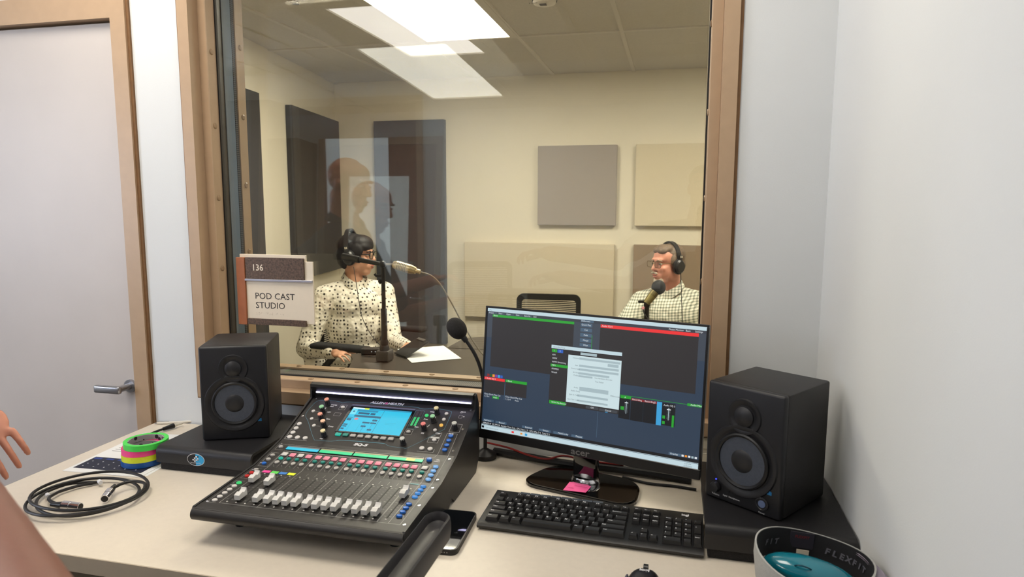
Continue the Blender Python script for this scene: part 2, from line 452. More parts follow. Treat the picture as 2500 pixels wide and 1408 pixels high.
# ---------------------------------------------------------------- wooden door behind the camera (mirrored in the glass)
d2 = struct(empty('door_2', (0, YB, 0)), 'reddish brown wooden door with a vision panel, mirrored in the window')
fr = MB()
fr.box((D2R - .05, -.1, 0), (D2R, .012, D2T)).box((D2L, -.1, 0), (D2L + .05, .012, D2T)).box((D2L + .05, -.1, D2T - .055), (D2R - .05, .012, D2T))
fr.build('door_frame', M_tan, d2)
lf = MB()
a, b, c, d = D2L + .053, D2R - .053, .01, D2T - .06
p, q, s_, t_ = -2.64, -2.11, .70, 1.89
lf.box((a, -.05, c), (p, -.006, d)).box((q, -.05, c), (b, -.006, d)).box((p, -.05, c), (q, -.006, s_)).box((p, -.05, t_), (q, -.006, d))
lf.build('door_leaf', M_wood, d2)
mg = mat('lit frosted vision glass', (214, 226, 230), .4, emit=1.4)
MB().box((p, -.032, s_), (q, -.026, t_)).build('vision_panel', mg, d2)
lev = MB(); Ml = Matrix.Translation((b - .065, -.006, .93))
lev.cyl((0, 0, 0), (0, .012, 0), .03, .03, 20, M=Ml).cyl((0, .01, 0), (0, .05, 0), .01, .01, 12, M=Ml).rbox((-.11, .045, -.011), (.01, .06, .011), .005, 2, M=Ml)
lev.build('lever_handle', M_chrome, d2, True)

# tall dark cabinet added in the back left corner to darken the reflection
kb_ = tag(empty('added_cabinet', (-3.30, YB + .16, 0)), 'tall dark cabinet added in the back corner to darken the reflection', 'cabinet')
M_cabn = mat('dark charcoal laminate', (46, 42, 40), .6, noise=.05, nscale=30)
MB().rbox((-.385, -.15, .06), (.385, .13, 2.15), .003, 1).build('body', M_cabn, kb_)
for s_ in (-1, 1):
    dd = MB().rbox((s_ * .0015 if s_ > 0 else -.383, .13, .08), (.383 if s_ > 0 else -.0015, .148, 2.13), .002, 1).build('door', M_cabn, kb_)
    MB().cyl((s_ * .04, .165, 1.0), (s_ * .04, .165, 1.16), .006, .006, 10).build('handle', M_steel, dd)
MB().box((-.37, -.14, 0), (.37, .11, .06)).build('plinth', M_black, kb_)

# ---------------------------------------------------------------- acoustic panels
def panel(name, label, rgb, w, h, loc, rotz=0, th=.05):
    m = mat('fabric %d %d %d' % rgb, rgb, .95, noise=.06, nscale=160, bump=.35, bscale=700, sheen=.1)
    o = MB().rbox((0, -th, 0), (w, 0, h), .004, 2).build(name, m, None, False, loc, (0, 0, rotz))
    return tag(o, label, 'acoustic panel', 'fabric acoustic panels in the studio')
YW = 3.598
panel('acoustic_panel', 'square grey acoustic panel above the empty chair on the back wall', (158, 148, 140), .61, .61, (-1.043, YW, 1.232))
panel('acoustic_panel.001', 'square cream acoustic panel nearest the window frame, upper right', (214, 202, 174), .61, .61, (-.292, YW, 1.232))
panel('acoustic_panel.002', 'wide cream acoustic panel low on the back wall behind the empty chair', (214, 202, 176), 1.21, .61, (-1.648, YW, .478))
panel('acoustic_panel.003', 'taupe brown acoustic panel behind the man in the checked shirt', (150, 130, 108), .61, .61, (-.292, YW, .478))
panel('acoustic_panel.004', 'tall blue grey charcoal acoustic panel on the back wall', (64, 66, 70), .61, 1.83, (-2.42, YW, .235))
ang = math.atan2(1, -.152)
def leftpanel(name, label, y0, y1, z0, z1):
    L = math.hypot(y1 - y0, (y1 - y0) * .152)
    o = panel(name, label, (52, 48, 45), L, z1 - z0, (splay(y0) + .002, y0, z0), ang)
    return o
leftpanel('acoustic_panel.005', 'dark charcoal acoustic panel on the left studio wall nearest the sign', 1.16, 2.11, .25, 2.07)
leftpanel('acoustic_panel.006', 'dark charcoal acoustic panel on the left studio wall in the far corner', 2.60, 3.545, .85, 2.07)

# smoke detector, sprinkler
e = tag(empty('smoke_detector', (-.632, 1.62, ZC)), 'round white fire detector on the studio ceiling beside the light', 'smoke detector')
md = mat('white plastic', (222, 216, 204), .45, noise=.02, nscale=30)
MB().lathe([(.072, 0), (.072, -.014), (.06, -.022), (.052, -.042), (.03, -.05), (0, -.051)][::-1], 28).build('detector_body', md, e, True)
for k in range(8):
    a = R(45 * k + 20); MB().box((-.012, -.0015, -.004), (.012, .0015, .004), Matrix.Rotation(a, 4, 'Z') @ Matrix.Translation((0, .058, -.028))).build('sensor_slot', M_black, e)
MB().box((-.018, -.034, -.0505), (.014, -.008, -.0525)).build('label_plate', mat('dark label', (70, 62, 52), .6), e)
t = MB(); text_mesh(t, 'FIRE', .024, Matrix.Translation((-.02, -.05, -.0515)) @ Matrix.Rotation(math.pi, 4, 'X'), 'RIGHT'); t.build('lettering', M_black, e)
e = tag(empty('sprinkler_head', (-1.76, 1.30, ZC)), 'small chrome sprinkler head hanging from the studio ceiling', 'sprinkler')
MB().lathe([(.034, 0), (.034, -.004), (.02, -.01), (.012, -.012), (.012, -.03), (0, -.03)][::-1], 20).build('escutcheon', M_chrome, e, True)
MB().cyl((0, 0, -.03), (0, 0, -.056), .004, .004, 8).tube([(-.012, 0, -.03), (-.016, 0, -.042), (0, 0, -.056), (.016, 0, -.042), (.012, 0, -.03)], .002, 6).build('frame_arm', M_chrome, e, True)
MB().lathe([(.018, -.056), (.018, -.059), (0, -.059)], 16).build('deflector', M_chrome, e)

# wall plates behind the monitor
mo = mat('ivory plastic', (214, 206, 186), .4)
e = tag(empty('wall_outlet', (.105, 0, .79)), 'ivory wall outlet plate between monitor and right speaker', 'outlet')
MB().rbox((-.036, -.006, -.058), (.036, 0, .058), .002, 2).build('cover_plate', mo, e)
for z in (-.02, .02): MB().rbox((-.017, -.0085, z - .014), (.017, -.006, z + .014), .001, 1).build('socket', mo, e)

# ================================================================ DESK
M_desk = mat('desk laminate beige', (222, 211, 194), .42, noise=.02, nscale=90, bump=.04, bscale=500)
M_edge = mat('desk edge band', (192, 178, 158), .5, noise=.02, nscale=60)
DX0, DX1, DY0, DYB = -1.495, X1 - .006, -.712, -.006
desk = tag(empty('desk', ((DX0 + DX1) / 2, (DY0 + DYB) / 2, 0)), 'long beige laminate desk along the window wall', 'desk')
cx, cy = (DX0 + DX1) / 2, DY0 / 2
hx, hy = (DX1 - DX0) / 2, (DYB - DY0) / 2
MB().box((-hx, -hy, .712), (hx, hy, .74)).build('desk_top', M_desk, desk)
MB().box((-hx - .002, -hy - .002, .708), (hx, -hy, .7395)).box((-hx - .002, -hy, .708), (-hx, hy, .7395)).build('edge_band', M_edge, desk)
for sx in (-hx + .05, hx - .09):
    MB().box((sx, -hy + .08, 0), (sx + .04, hy - .02, .712)).build('side_panel', M_edge, desk)
MB().box((-hx + .09, hy - .05, .3), (hx - .09, hy - .03, .712)).build('modesty_panel', M_edge, desk)

# ================================================================ SPEAKERS AND PADS
M_spk = mat('speaker black vinyl', (30, 28, 29), .5, bump=.25, bscale=900, noise=.1, nscale=100)
M_baf = mat('speaker baffle black', (24, 24, 28), .42, bump=.06, bscale=700)
M_cone = mat('woven grey cone', (66, 72, 84), .38, noise=.12, nscale=250, bump=.3, bscale=900)
M_cap = mat('black dust cap', (30, 30, 33), .4, noise=.05)
M_surr = mat('rubber surround', (22, 22, 24), .35)
M_blu = mat('blue print', (40, 130, 190), .5)
M_lite = mat('white print', (220, 220, 222), .5)
M_pad = mat('pad black painted steel', (26, 25, 27), .42, bump=.12, bscale=400, noise=.08)
M_foam = mat('black foam', (32, 30, 29), .95, bump=.8, bscale=500, noise=.25, nscale=300)

def speaker(name, label, loc, yaw, controls):
    e = tag(empty(name, loc, (0, 0, yaw)), label, 'speaker', 'pair of studio monitor speakers')
    W, H, D = .0815, .241, .18
    MB().rbox((-W, .014, 0), (W, D, H), .005, 2).build('cabinet', M_spk, e, True)
    # baffle: plate with two dished openings
    bm_ = bmesh.new()
    bf = MB().rbox((-W, 0, 0), (W, .016, H), .006, 3)
    bf.build('baffle', M_baf, e, True)
    def Mo(z): return Matrix.Translation((0, 0, z)) @ Matrix.Rotation(R(90), 4, 'X')
    zt, zw = .184, .095
    MB().lathe([(.0365, -.001), (.0345, .0034), (.0315, .0038), (.0255, .0012), (.0205, -.0005)], 40, Mo(zt)).build('tweeter_waveguide', M_baf, e, True)
    MB().lathe([(.0205, .0005), (.0195, .0035), (.014, .0065), (.007, .0082), (0, .0088)], 32, Mo(zt)).build('tweeter_dome', M_cap, e, True)
    MB().lathe([(.0735, -.001), (.071, .0036), (.067, .0042), (.061, .0018), (.0565, -.0005)], 48, Mo(zw)).build('woofer_trim', M_baf, e, True)
    MB().lathe([(.0565, .0005), (.055, .0045), (.052, .006), (.0485, .0045), (.047, .001)], 48, Mo(zw)).build('woofer_surround', M_surr, e, True)
    MB().lathe([(.0475, .0022), (.036, .0012), (.024, .0006)], 48, Mo(zw)).build('woofer_cone', M_cone, e, True)
    MB().lathe([(.0245, .0006), (.022, .0028), (.013, .0046), (0, .0052)], 32, Mo(zw)).build('dust_cap', M_cap, e, True)
    lg = MB()
    for i in range(4):
        lg.box((.054 + i * .0024, -.0012, .046), (.0556 + i * .0024, .0005, .0535 - (.001 if i % 2 else 0)))
    lg.build('badge', M_blu, e)['kind'] = 'stuff'
    if controls:
        MB().lathe([(.011, 0), (.011, .004), (.009, .009), (0, .0095)], 20, Matrix.Translation((-.055, 0, .026)) @ Matrix.Rotation(R(90), 4, 'X')).build('volume_knob', M_cap, e, True)
        MB().lathe([(.014, 0), (.0135, .003), (.011, .0035), (.010, .002), (0, .002)], 24, Matrix.Translation((.045, 0, .024)) @ Matrix.Rotation(R(90), 4, 'X')).build('power_button', M_cap, e, True)
        MB().lathe([(.0072, .002), (.0068, .0032), (0, .0034)], 20, Matrix.Translation((.045, 0, .024)) @ Matrix.Rotation(R(90), 4, 'X')).build('button_ring', emat('power ring glow', (84, 96, 124), .5), e, True)
        for x in (-.028, -.016): MB().cyl((x, .001, .026), (x, -.0015, .026), .0035, .0035, 12).build('input_jack', M_black, e)
        MB().cyl((-.055, .001, .0415), (-.055, -.0012, .0415), .0016, .0016, 8).build('led', emat('blue led', (70, 80, 255), 1.5), e)
        t = MB(); Mx = lambda x, z: Matrix.Translation((x, -.0006, z)) @ Matrix.Rotation(R(90), 4, 'X')
        text_mesh(t, 'Volume', .0055, Mx(-.055, .0085), 'CENTER'); text_mesh(t, 'Input  Headphones', .0048, Mx(-.02, .0125), 'CENTER'); text_mesh(t, 'Power', .005, Mx(.045, .004), 'CENTER')
        t.build('lettering', M_lite, e)['kind'] = 'stuff'
    return e

def pad(name, label, x0, x1, y0, y1, h, logo):
    e = tag(empty(name, ((x0 + x1) / 2, (y0 + y1) / 2, .74)), label, 'speaker pad', 'pair of speaker isolation pads')
    w = (x1 - x0) / 2; d = (y1 - y0) / 2
    MB().rbox((-w + .006, -d + .004, 0), (w - .006, d - .004, h - .008), .003, 1).build('foam_base', M_foam, e)
    pf = [(-d, .020), (-d, h - .016)] + arc((-d + .016, h - .016), .016, R(180), R(90), 6) + [(d, h), (d, h - .007), (-d + .017, h - .007)] + arc((-d + .017, h - .017), .010, R(90), R(180), 4) + [(-d + .007, .020)]
    MB().prism(pf, -w, w, 'x').build('steel_plate', M_pad, e, True)
    if logo:
        def El(a, b, yy, cx=0.0, half=None):
            n = 40; vs = [(cx, yy, .036)]
            rng = range(n + 1) if half is None else range(0, n // 2 + 1)
            for i in rng:
                t = 2 * math.pi * i / n - math.pi / 2
                vs.append((cx + a * math.cos(t), yy, .036 + b * math.sin(t)))
            return vs
        lx = -.018
        for nm, vs, m in (('logo_rim', El(.0245, .0155, -d - .0006, lx), M_lite), ('logo_black', El(.0232, .0142, -d - .0009, lx), M_black), ('logo_blue', El(.0232, .0142, -d - .0012, lx, True), mat('pad logo blue', (40, 160, 215), .4))):
            MB().add(vs, [(0, i, i + 1) for i in range(1, len(vs) - 1)]).build(nm, m, e)
        t = MB()
        t.box((lx - .004, -d - .0016, .030), (lx - .0005, -d - .0013, .0455)).box((lx - .004, -d - .0016, .042), (lx + .008, -d - .0013, .0455)).box((lx + .005, -d - .0016, .035), (lx + .008, -d - .0013, .0455)).box((lx - .009, -d - .0016, .0345), (lx + .008, -d - .0013, .037))
        text_mesh(t, 'PRIMACOUSTIC', .0042, Matrix.Translation((lx, -d - .0016, .0265)) @ Matrix.Rotation(R(90), 4, 'X'), 'CENTER')
        t.build('logo_lettering', M_lite, e)['kind'] = 'stuff'
    return e
pad('isolation_pad', 'black steel and foam isolation pad with oval blue logo under the left speaker', -1.226, -.962, -.326, -.026, .060, True)
pad('isolation_pad.001', 'plain black isolation pad under the right speaker against the wall', .075, .336, -.444, -.12, .065, False)
speaker('studio_speaker', 'black studio speaker left of the mixer, turned towards the right', (-1.061, -.238, .8005), .393, False)
speaker('studio_speaker.001', 'black studio speaker in the right corner with lit power button', (.1445, -.352, .8055), -.624, True)

# ================================================================ SIGN ON THE GLASS
sg = tag(empty('room_sign', (-1.12, .066, 1.042)), 'podcast studio room sign 136 stuck on the window glass', 'sign')
M_cream = mat('cream acrylic', (228, 214, 192), .4, noise=.01, nscale=80)
M_gran = mat('speckled brown laminate', (86, 66, 52), .5, noise=.55, nscale=190)
M_cop = mat('copper wood veneer', (164, 98, 60), .45, noise=.08, nscale=30)
def sb(name, x0, x1, z0, z1, y0, y1, m): return MB().rbox((x0 + 1.12, y0 - .066, z0 - 1.042), (x1 + 1.12, y1 - .066, z1 - 1.042), .0008, 1).build(name, m, sg)
sb('back_plate', -1.24, -1.024, 1.039, 1.247, .060, .066, M_cream)
sb('side_plate', -1.219, -1.000, 1.047, 1.229, .056, .0605, M_cream)
sb('copper_strip', -1.247, -1.219, 1.0385, 1.238, .051, .0595, M_cop)
sb('number_plate', -1.216, -1.026, 1.1755, 1.2385, .051, .0565, M_gran)
sb('metal_strip', -1.219, -1.001, 1.1695, 1.1755, .049, .0565, mat('satin aluminium', (205, 208, 222), .3, .9))
sb('bottom_plate', -1.217, -1.025, 1.040, 1.058, .051, .0565, M_gran)
def st(txt, size, x, z, y, m, name, **k):
    t = MB(); text_mesh(t, txt, size, Matrix.Translation((x + 1.12, y - .066, z - 1.042)) @ Matrix.Rotation(R(90), 4, 'X'), **k); return t.build(name, m, sg)
M_ink = mat('dark ink', (34, 26, 22), .5)
st('136', .0262, -1.1945, 1.2005, .0506, M_cream, 'number_lettering', bold=.0003, xs=.97)
st('POD CAST', .0262, -1.1915, 1.1165, .0556, M_ink, 'name_lettering', bold=.0, xs=1.04)
st('STUDIO', .0262, -1.1905, 1.089, .0556, M_ink, 'name_lettering', bold=.0, xs=1.04)
br = MB(); rb = random.Random(3)
for i in range(13):
    if i in (3, 8): continue
    for a in range(2):
        for b in range(3):
            if rb.random() < .5: br.lathe([(.0007, 0), (.0004, .0004), (0, .0005)], 6, Matrix.Translation((-1.188 + i * .0072 + a * .0024 + 1.12, .0556 - .066, 1.0755 - b * .0024 - 1.042)) @ Matrix.Rotation(R(90), 4, 'X'))
br.build('braille_dots', mat('braille grey', (196, 180, 158), .4), sg)['kind'] = 'stuff'

# ================================================================ DIGITAL MIXER
mx = tag(empty('mixing_console', (-.674, -.37, .74)), 'black digital mixing console with lit blue screen and rows of faders', 'mixing console')
OX, OY, OZ = -.674, -.37, .74
M_mix = mat('console black powder coat', (34, 31, 30), .42, bump=.12, bscale=900, noise=.05)
M_mixs = mat('console side panel', (24, 23, 23), .45, bump=.1, bscale=800)
M_line = mat('console white print', (190, 190, 186), .5)
M_line2 = mat('console cyan print', (90, 150, 170), .5)
M_bg = mat('button grey', (176, 172, 168), .4)
M_bgl = mat('button light grey', (206, 202, 198), .38)
M_bpk = emat('button lit pink', (255, 150, 165), .85)
M_btl = mat('button teal', (24, 136, 124), .38)
M_btl2 = emat('button lit teal', (30, 190, 165), .8)
M_bb = mat('button blue', (32, 104, 196), .35)
M_blb = emat('button lit light blue', (130, 185, 240), .75)
M_bmb = emat('button lit sky blue', (70, 150, 230), .7)
M_brd = mat('button red', (196, 44, 40), .35)
M_bgr = emat('button lit green', (60, 220, 120), .9)
M_byl = emat('button lit amber', (245, 190, 90), .9)
PROF = [(-.61, .8065), (-.41, .816), (-.305, .837), (-.148, .9)]
def pz(y):
    for (y0, z0), (y1, z1) in zip(PROF, PROF[1:]):
        if y <= y1 or (y1, z1) == PROF[-1]: return z0 + (z1 - z0) * (y - y0) / (y1 - y0), math.atan2(z1 - z0, y1 - y0)
def PM(xmm, ymm, lift=0.0):
    """frame on the panel surface: x right, y up the slope, z out of the panel (console local)"""
    y = ymm / 1000; z, a = pz(y)
    return Matrix.Translation((xmm / 1000, y - OY, z - OZ)) @ Matrix.Rotation(a, 4, 'X') @ Matrix.Translation((0, 0, lift))
def L(y, z): return (y - OY, z - OZ)
# body: bottom shell + top plate + rolled nose + side cheeks + hood
shell = [L(-.597, .792), L(-.56, .775), L(-.40, .752), L(-.30, .7415), L(-.16, .7415), L(-.135, .76), L(-.135, .90), L(-.148, .899), L(-.305, .836), L(-.41, .815), L(-.597, .806)]
MB().prism(shell, -.219, .219, 'x').build('chassis', M_mixs, mx, True)
pl = MB()
for k in range(3):
    (y0, z0), (y1, z1) = PROF[k], PROF[k + 1]
    n = Vector((0, -(z1 - z0), y1 - y0)).normalized() * .0012
    a0, a1 = L(y0, z0), L(y1, z1)
    vs = []
    for x in (-.2175, .2175):
        vs += [(x, a0[0], a0[1]), (x, a1[0], a1[1]), (x, a1[0] - n.y, a1[1] - n.z), (x, a0[0] - n.y, a0[1] - n.z)]
    pl.add(vs, [(0, 1, 2, 3)[::-1], (4, 5, 6, 7), (0, 4, 5, 1), (3, 2, 6, 7), (0, 3, 7, 4), (1, 5, 6, 2)])
pl.build('top_plate', M_mix, mx)
nose = [L(-.585, .8085), L(-.604, .8075)] + [(-.604 - OY + .013 * math.cos(a) * 1.0, .7945 - OZ + .013 * math.sin(a)) for a in [R(100 + i * 16) for i in range(11)]] + [L(-.585, .780)]
MB().prism(nose[::-1], -.22, .22, 'x').build('front_nose', M_mix, mx, True)
for s in (-1, 1):
    ck = [L(-.612, .800), L(-.606, .786), L(-.56, .778), L(-.455, .757), L(-.365, .7425), L(-.345, .757), L(-.325, .7415), L(-.16, .7415), L(-.128, .775), L(-.128, .905), L(-.148, .938), L(-.158, .934), L(-.16, .9005), L(-.305, .8385), L(-.41, .8175), L(-.606, .809)]
    a, b = sorted((s * .2165, s * .2215))
    MB().prism(ck, a, b, 'x').build('side_cheek', M_mixs, mx, True)
hood = [L(-.148, .898), L(-.150, .906), L(-.166, .930), L(-.166, .937), L(-.150, .9385), L(-.130, .925), L(-.130, .898)]
MB().prism(hood, -.2165, .2165, 'x').build('hood', M_mixs, mx)
MB().box((-.205, -.1595 - OY, .9135 - OZ), (.21, -.1565 - OY, .9165 - OZ)).build('led_light_bar', emat('cool white led strip', (215, 210, 255), 4.0), mx)
for x in (-.17, .17):
    for y in (-.53, -.2): MB().cyl((x, y - OY, .7405 - OZ), (x, y - OY, (.775 if y < -.4 else .745) - OZ), .012, .014, 14).build('foot', M_black, mx)
# screen
scr = MB(); SX0, SX1, SY0, SY1 = -91, 65.2, -259.8, -177.2
def PQ(mb, x0, x1, y0, y1, lift):
    vs = []
    for x, y in ((x0, y0), (x1, y0), (x1, y1), (x0, y1)): vs.append(PM(x, y) @ Vector((0, 0, lift)))
    mb.add(vs, [(0, 1, 2, 3)]); return mb
bz = MB()
for x0, x1, y0, y1 in ((-98, 71, -168.5, -176.5), (-98, 71, -264, -260.3), (-98, -91.5, -260.3, -176.5), (65.7, 71, -260.3, -176.5)):
    ya, yb = min(y0, y1), max(y0, y1)
    c = (x0 + x1) / 2; d = (ya + yb) / 2
    bz.box((-(x1 - x0) / 2000, -(yb - ya) / 2000 * 1.07, 0), ((x1 - x0) / 2000, (yb - ya) / 2000 * 1.07, .0016), PM(c, d))
bz.build('screen_bezel', mat('screen glass black', (8, 8, 10), .15), mx)
sc_ = PQ(MB(), SX0, SX1, SY0, SY1, .0006).build('touch_screen', emat('screen cyan', (24, 198, 236), .95), mx)
def SQ(u0, u1, v0, v1, m, lift=.0008, name='screen_graphic'):
    SG.use(m); PQ(SG, SX0 + (SX1 - SX0) * u0, SX0 + (SX1 - SX0) * u1, SY1 - (SY1 - SY0) * v1, SY1 - (SY1 - SY0) * v0, lift)
SG = MB()
c_d = emat('screen dark blue', (14, 92, 128), .9); c_m = emat('screen mid blue', (30, 150, 190), .9); c_w = emat('screen white', (225, 250, 255), .95); c_y = emat('screen yellow', (228, 240, 60), .95); c_r = emat('screen coral', (235, 130, 140), .9); c_l = emat('screen pale', (120, 228, 246), .95)
SQ(0, .2, 0, .06, c_w); SQ(.2, .28, 0, .06, c_y); SQ(.28, 1, 0, .06, c_m)
SQ(0, .1, .08, .30, c_l); SQ(.1, .45, .08, .16, c_m); SQ(.14, .33, .19, .27, c_d); SQ(.35, .43, .19, .27, c_d); SQ(.1, .55, .31, .39, c_d)
SQ(.545, .55, .06, 1, c_d); SQ(.47, .475, .3, 1, c_m); SQ(.115, .118, .3, 1, c_m)
SQ(.0, .1, .42, .44, c_d); SQ(.015, .085, .47, .56, c_d); SQ(.01, .08, .70, .75, c_d); SQ(.01, .08, .78, .82, c_d); SQ(.01, .06, .87, .93, c_d)
SQ(.30, .42, .57, .63, c_d); SQ(.43, .53, .57, .63, c_d); SQ(.31, .39, .72, .78, c_d); SQ(.44, .51, .84, .90, c_d); SQ(.44, .52, .45, .52, c_d); SQ(.35, .357, .66, .98, c_m); SQ(.27, .273, .66, .98, c_m)
SQ(.66, .84, .55, .556, c_m); SQ(.68, .82, .6, .606, c_m)
SG.use(c_r); SG.add([PM(SX0 + (SX1 - SX0) * .165 + 5.2 * math.cos(2 * math.pi * i / 20), SY1 - (SY1 - SY0) * .475 + 4.0 * math.sin(2 * math.pi * i / 20)) @ Vector((0, 0, .0009)) for i in range(20)], [tuple(range(20))])
SG.use(c_d); SG.add([PM(SX0 + (SX1 - SX0) * .05 + 2.6 * math.cos(2 * math.pi * i / 16), SY1 - (SY1 - SY0) * .17 + 2.2 * math.sin(2 * math.pi * i / 16)) @ Vector((0, 0, .0009)) for i in range(16)], [tuple(range(16))])
SG.build('screen_graphic', None, mx)['kind'] = 'stuff'
# shapes of the controls
def mk(prof, n, m, sx=1, sy=1, name='b'):
    mb = MB().lathe(prof, n, Matrix.Diagonal((sx, sy, 1, 1))); me = mb.mesh(name); me.materials.append(m); smooth_mesh(me); return me
rb_prof = [(.0046, 0), (.0046, .0018), (.0040, .0026), (0, .0029)]
MESH = {}
def bmesh_for(kind, m):
    k = (kind, m.name)
    if k in MESH: return MESH[k]
    if kind == 'round': me = mk(rb_prof, 16, m)
    elif kind == 'oval': me = mk([(.0052, 0), (.0052, .0022), (.0044, .0032), (0, .0034)], 18, m, 1.05, .82)
    elif kind == 'soft': me = mk([(.0058, 0), (.0058, .0024), (.005, .0034), (.0036, .0030), (0, .0028)], 18, m, 1.05, .78)
    elif kind == 'big': me = mk([(.0062, 0), (.0062, .0040), (.0052, .0052), (0, .0055)], 20, m, 1.0, .9)
    elif kind == 'leaf':
        pts = [(.0052 * math.cos(a) * 1.0, .0046 * math.sin(a)) for a in [2 * math.pi * i / 16 for i in range(16)]]
        pts = [(x, y * (1.35 if y < 0 else 1) ) for x, y in pts]; mb = MB().prism(pts, 0, .0024); me = mb.mesh('b'); me.materials.append(m)
    elif kind == 'square':
        mb = MB().rbox((-.0068, -.0062, 0), (.0068, .0062, .0028), .0018, 2); me = mb.mesh('b'); me.materials.append(m); smooth_mesh(me, 50)
    elif kind == 'key':
        mb = MB().rbox((-.0068, -.0042, 0), (.0068, .0042, .004), .0012, 2); me = mb.mesh('b'); me.materials.append(m)
    MESH[k] = me; return me
def put(name, me, x, y, lift=0.0):
    o = obj(name, me, mx); o.matrix_local = PM(x, y, lift); return o
LN = MB()     # printed lines
LN.use(M_line)
def line(pts, w=.5, m=M_line):
    LN.use(m)
    for (x0, y0), (x1, y1) in zip(pts, pts[1:]):
        # split at the panel bends
        ks = [0, 1]
        for yb in (-410, -305):
            if min(y0, y1) < yb < max(y0, y1): ks.append((yb - y0) / (y1 - y0))
        ks.sort()
        for a, b in zip(ks, ks[1:]):
            ax, ay = x0 + (x1 - x0) * a, y0 + (y1 - y0) * a; bx, by = x0 + (x1 - x0) * b, y0 + (y1 - y0) * b
            d = Vector((bx - ax, by - ay)); 
            if d.length < 1e-6: continue
            d.normalize(); nx, ny = -d.y * w / 2, d.x * w / 2
            eps = 1e-3
            ay2 = ay + eps * (1 if by > ay else -1); by2 = by - eps * (1 if by > ay else -1)
            LN.add([PM(px, py) @ Vector((0, 0, .0003)) for px, py in ((ax + nx, ay2 + ny), (ax - nx, ay2 - ny), (bx - nx, by2 - ny), (bx + nx, by2 + ny))], [(0, 1, 2, 3)])
def dot(x, y, r=.6, m=M_line):
    LN.use(m); LN.add([PM(x + r * math.cos(2 * math.pi * i / 8), y + r * .8 * math.sin(2 * math.pi * i / 8)) @ Vector((0, 0, .0003)) for i in range(8)], [tuple(range(8))])
CH = []
for i in range(16): CH.append(-169.9 + 20 * i + 4.1 * (i // 4))
MAST = 166.6
def strip_y(i): return 0
for i, x in enumerate(CH + [MAST]):
    mst = i == 16
    xs = x if mst else x - 3.2 + .05 * 0
    xx = MAST - .6 if mst else x - 3.0 + 0.16 * i      # buttons sit a little left of the fader slots on the left banks
    put('select_button', bmesh_for('square', M_bgl if i in (0, 2, 16) else M_bpk), xx, -360.0)
    put('mute_button', bmesh_for('oval', M_btl2 if i == 0 else M_btl), xx, -376.5)
    put('pafl_button', bmesh_for('leaf', M_bg), xx + .3, -391.8)
    dot(xx - 2, -403, .9); dot(xx + 1.0, -407, .7, M_bgr if i in (2, 16) else M_line)
    if not mst: line([(xx + 10.0, -350), (xx + 10.0, -410), ], .35) if i % 4 != 3 else None
    if not mst and i % 4 != 3: line([(x + 10, -424), (x + 10, -437)], .35)
# lcd strips
for k in range(4):
    x0 = CH[4 * k] - 12.6 + .64 * k; x1 = x0 + 80.5
    lc = MB()
    lc.use(mat('lcd housing', (14, 16, 18), .3)); lc.box((-(x1 - x0) / 2000 - .001, -.0075, 0), ((x1 - x0) / 2000 + .001, .0085, .0012), PM((x0 + x1) / 2, -334.5))
    cm = emat('lcd cyan', (40, 205, 235), .95) if k == 0 else emat('lcd green', (50, 225, 150), .95)
    lc.use(cm); lc.box((-(x1 - x0) / 2000, -.0065, .0012), ((x1 - x0) / 2000, .0028, .0022), PM((x0 + x1) / 2, -334.5))
    lc.use(emat('lcd pale', (196, 190, 140), .7) if k else emat('lcd pale grey', (140, 140, 140), .7)); lc.box((-(x1 - x0) / 2000, .0034, .0012), ((x1 - x0) / 2000, .0075, .0022), PM((x0 + x1) / 2, -334.5))
    if k == 3: lc.use(emat('lcd yellow', (250, 220, 110), .95)); lc.box((.0015, -.0065, .0022), (.022, .0028, .0026), PM((x0 + x1) / 2, -334.5))
    lc.build('channel_display', None, mx)
line([(-190, -320), (149, -320), (149, -346), (-178, -346)], .5)
line([(-182, -346), (-186, -412), (-181, -412)], .4)
# channel group rules, panel outlines
for k in range(1, 4):
    xb = (CH[4 * k - 1] + CH[4 * k]) / 2
    line([(xb - 1, -347), (xb - 1, -409), (xb, -411), (xb, -580)], .6)
line([(-182, -580), (-182, -411), (-182, -347), (152, -347), (153.5, -409), (154, -411), (154, -580), (-182, -580)], .6)
line([(155.5, -411), (155.5, -581), (201, -581), (201, -411), (201, -300), (201, -238)], .5)
line([(177.5, -580), (177.5, -411), (177, -350), (154, -347)], .5)
line([(176, -302), (172, -318), (154, -320), (154, -347)], .5)
line([(176, -302), (176, -238), (201, -238)], .5)
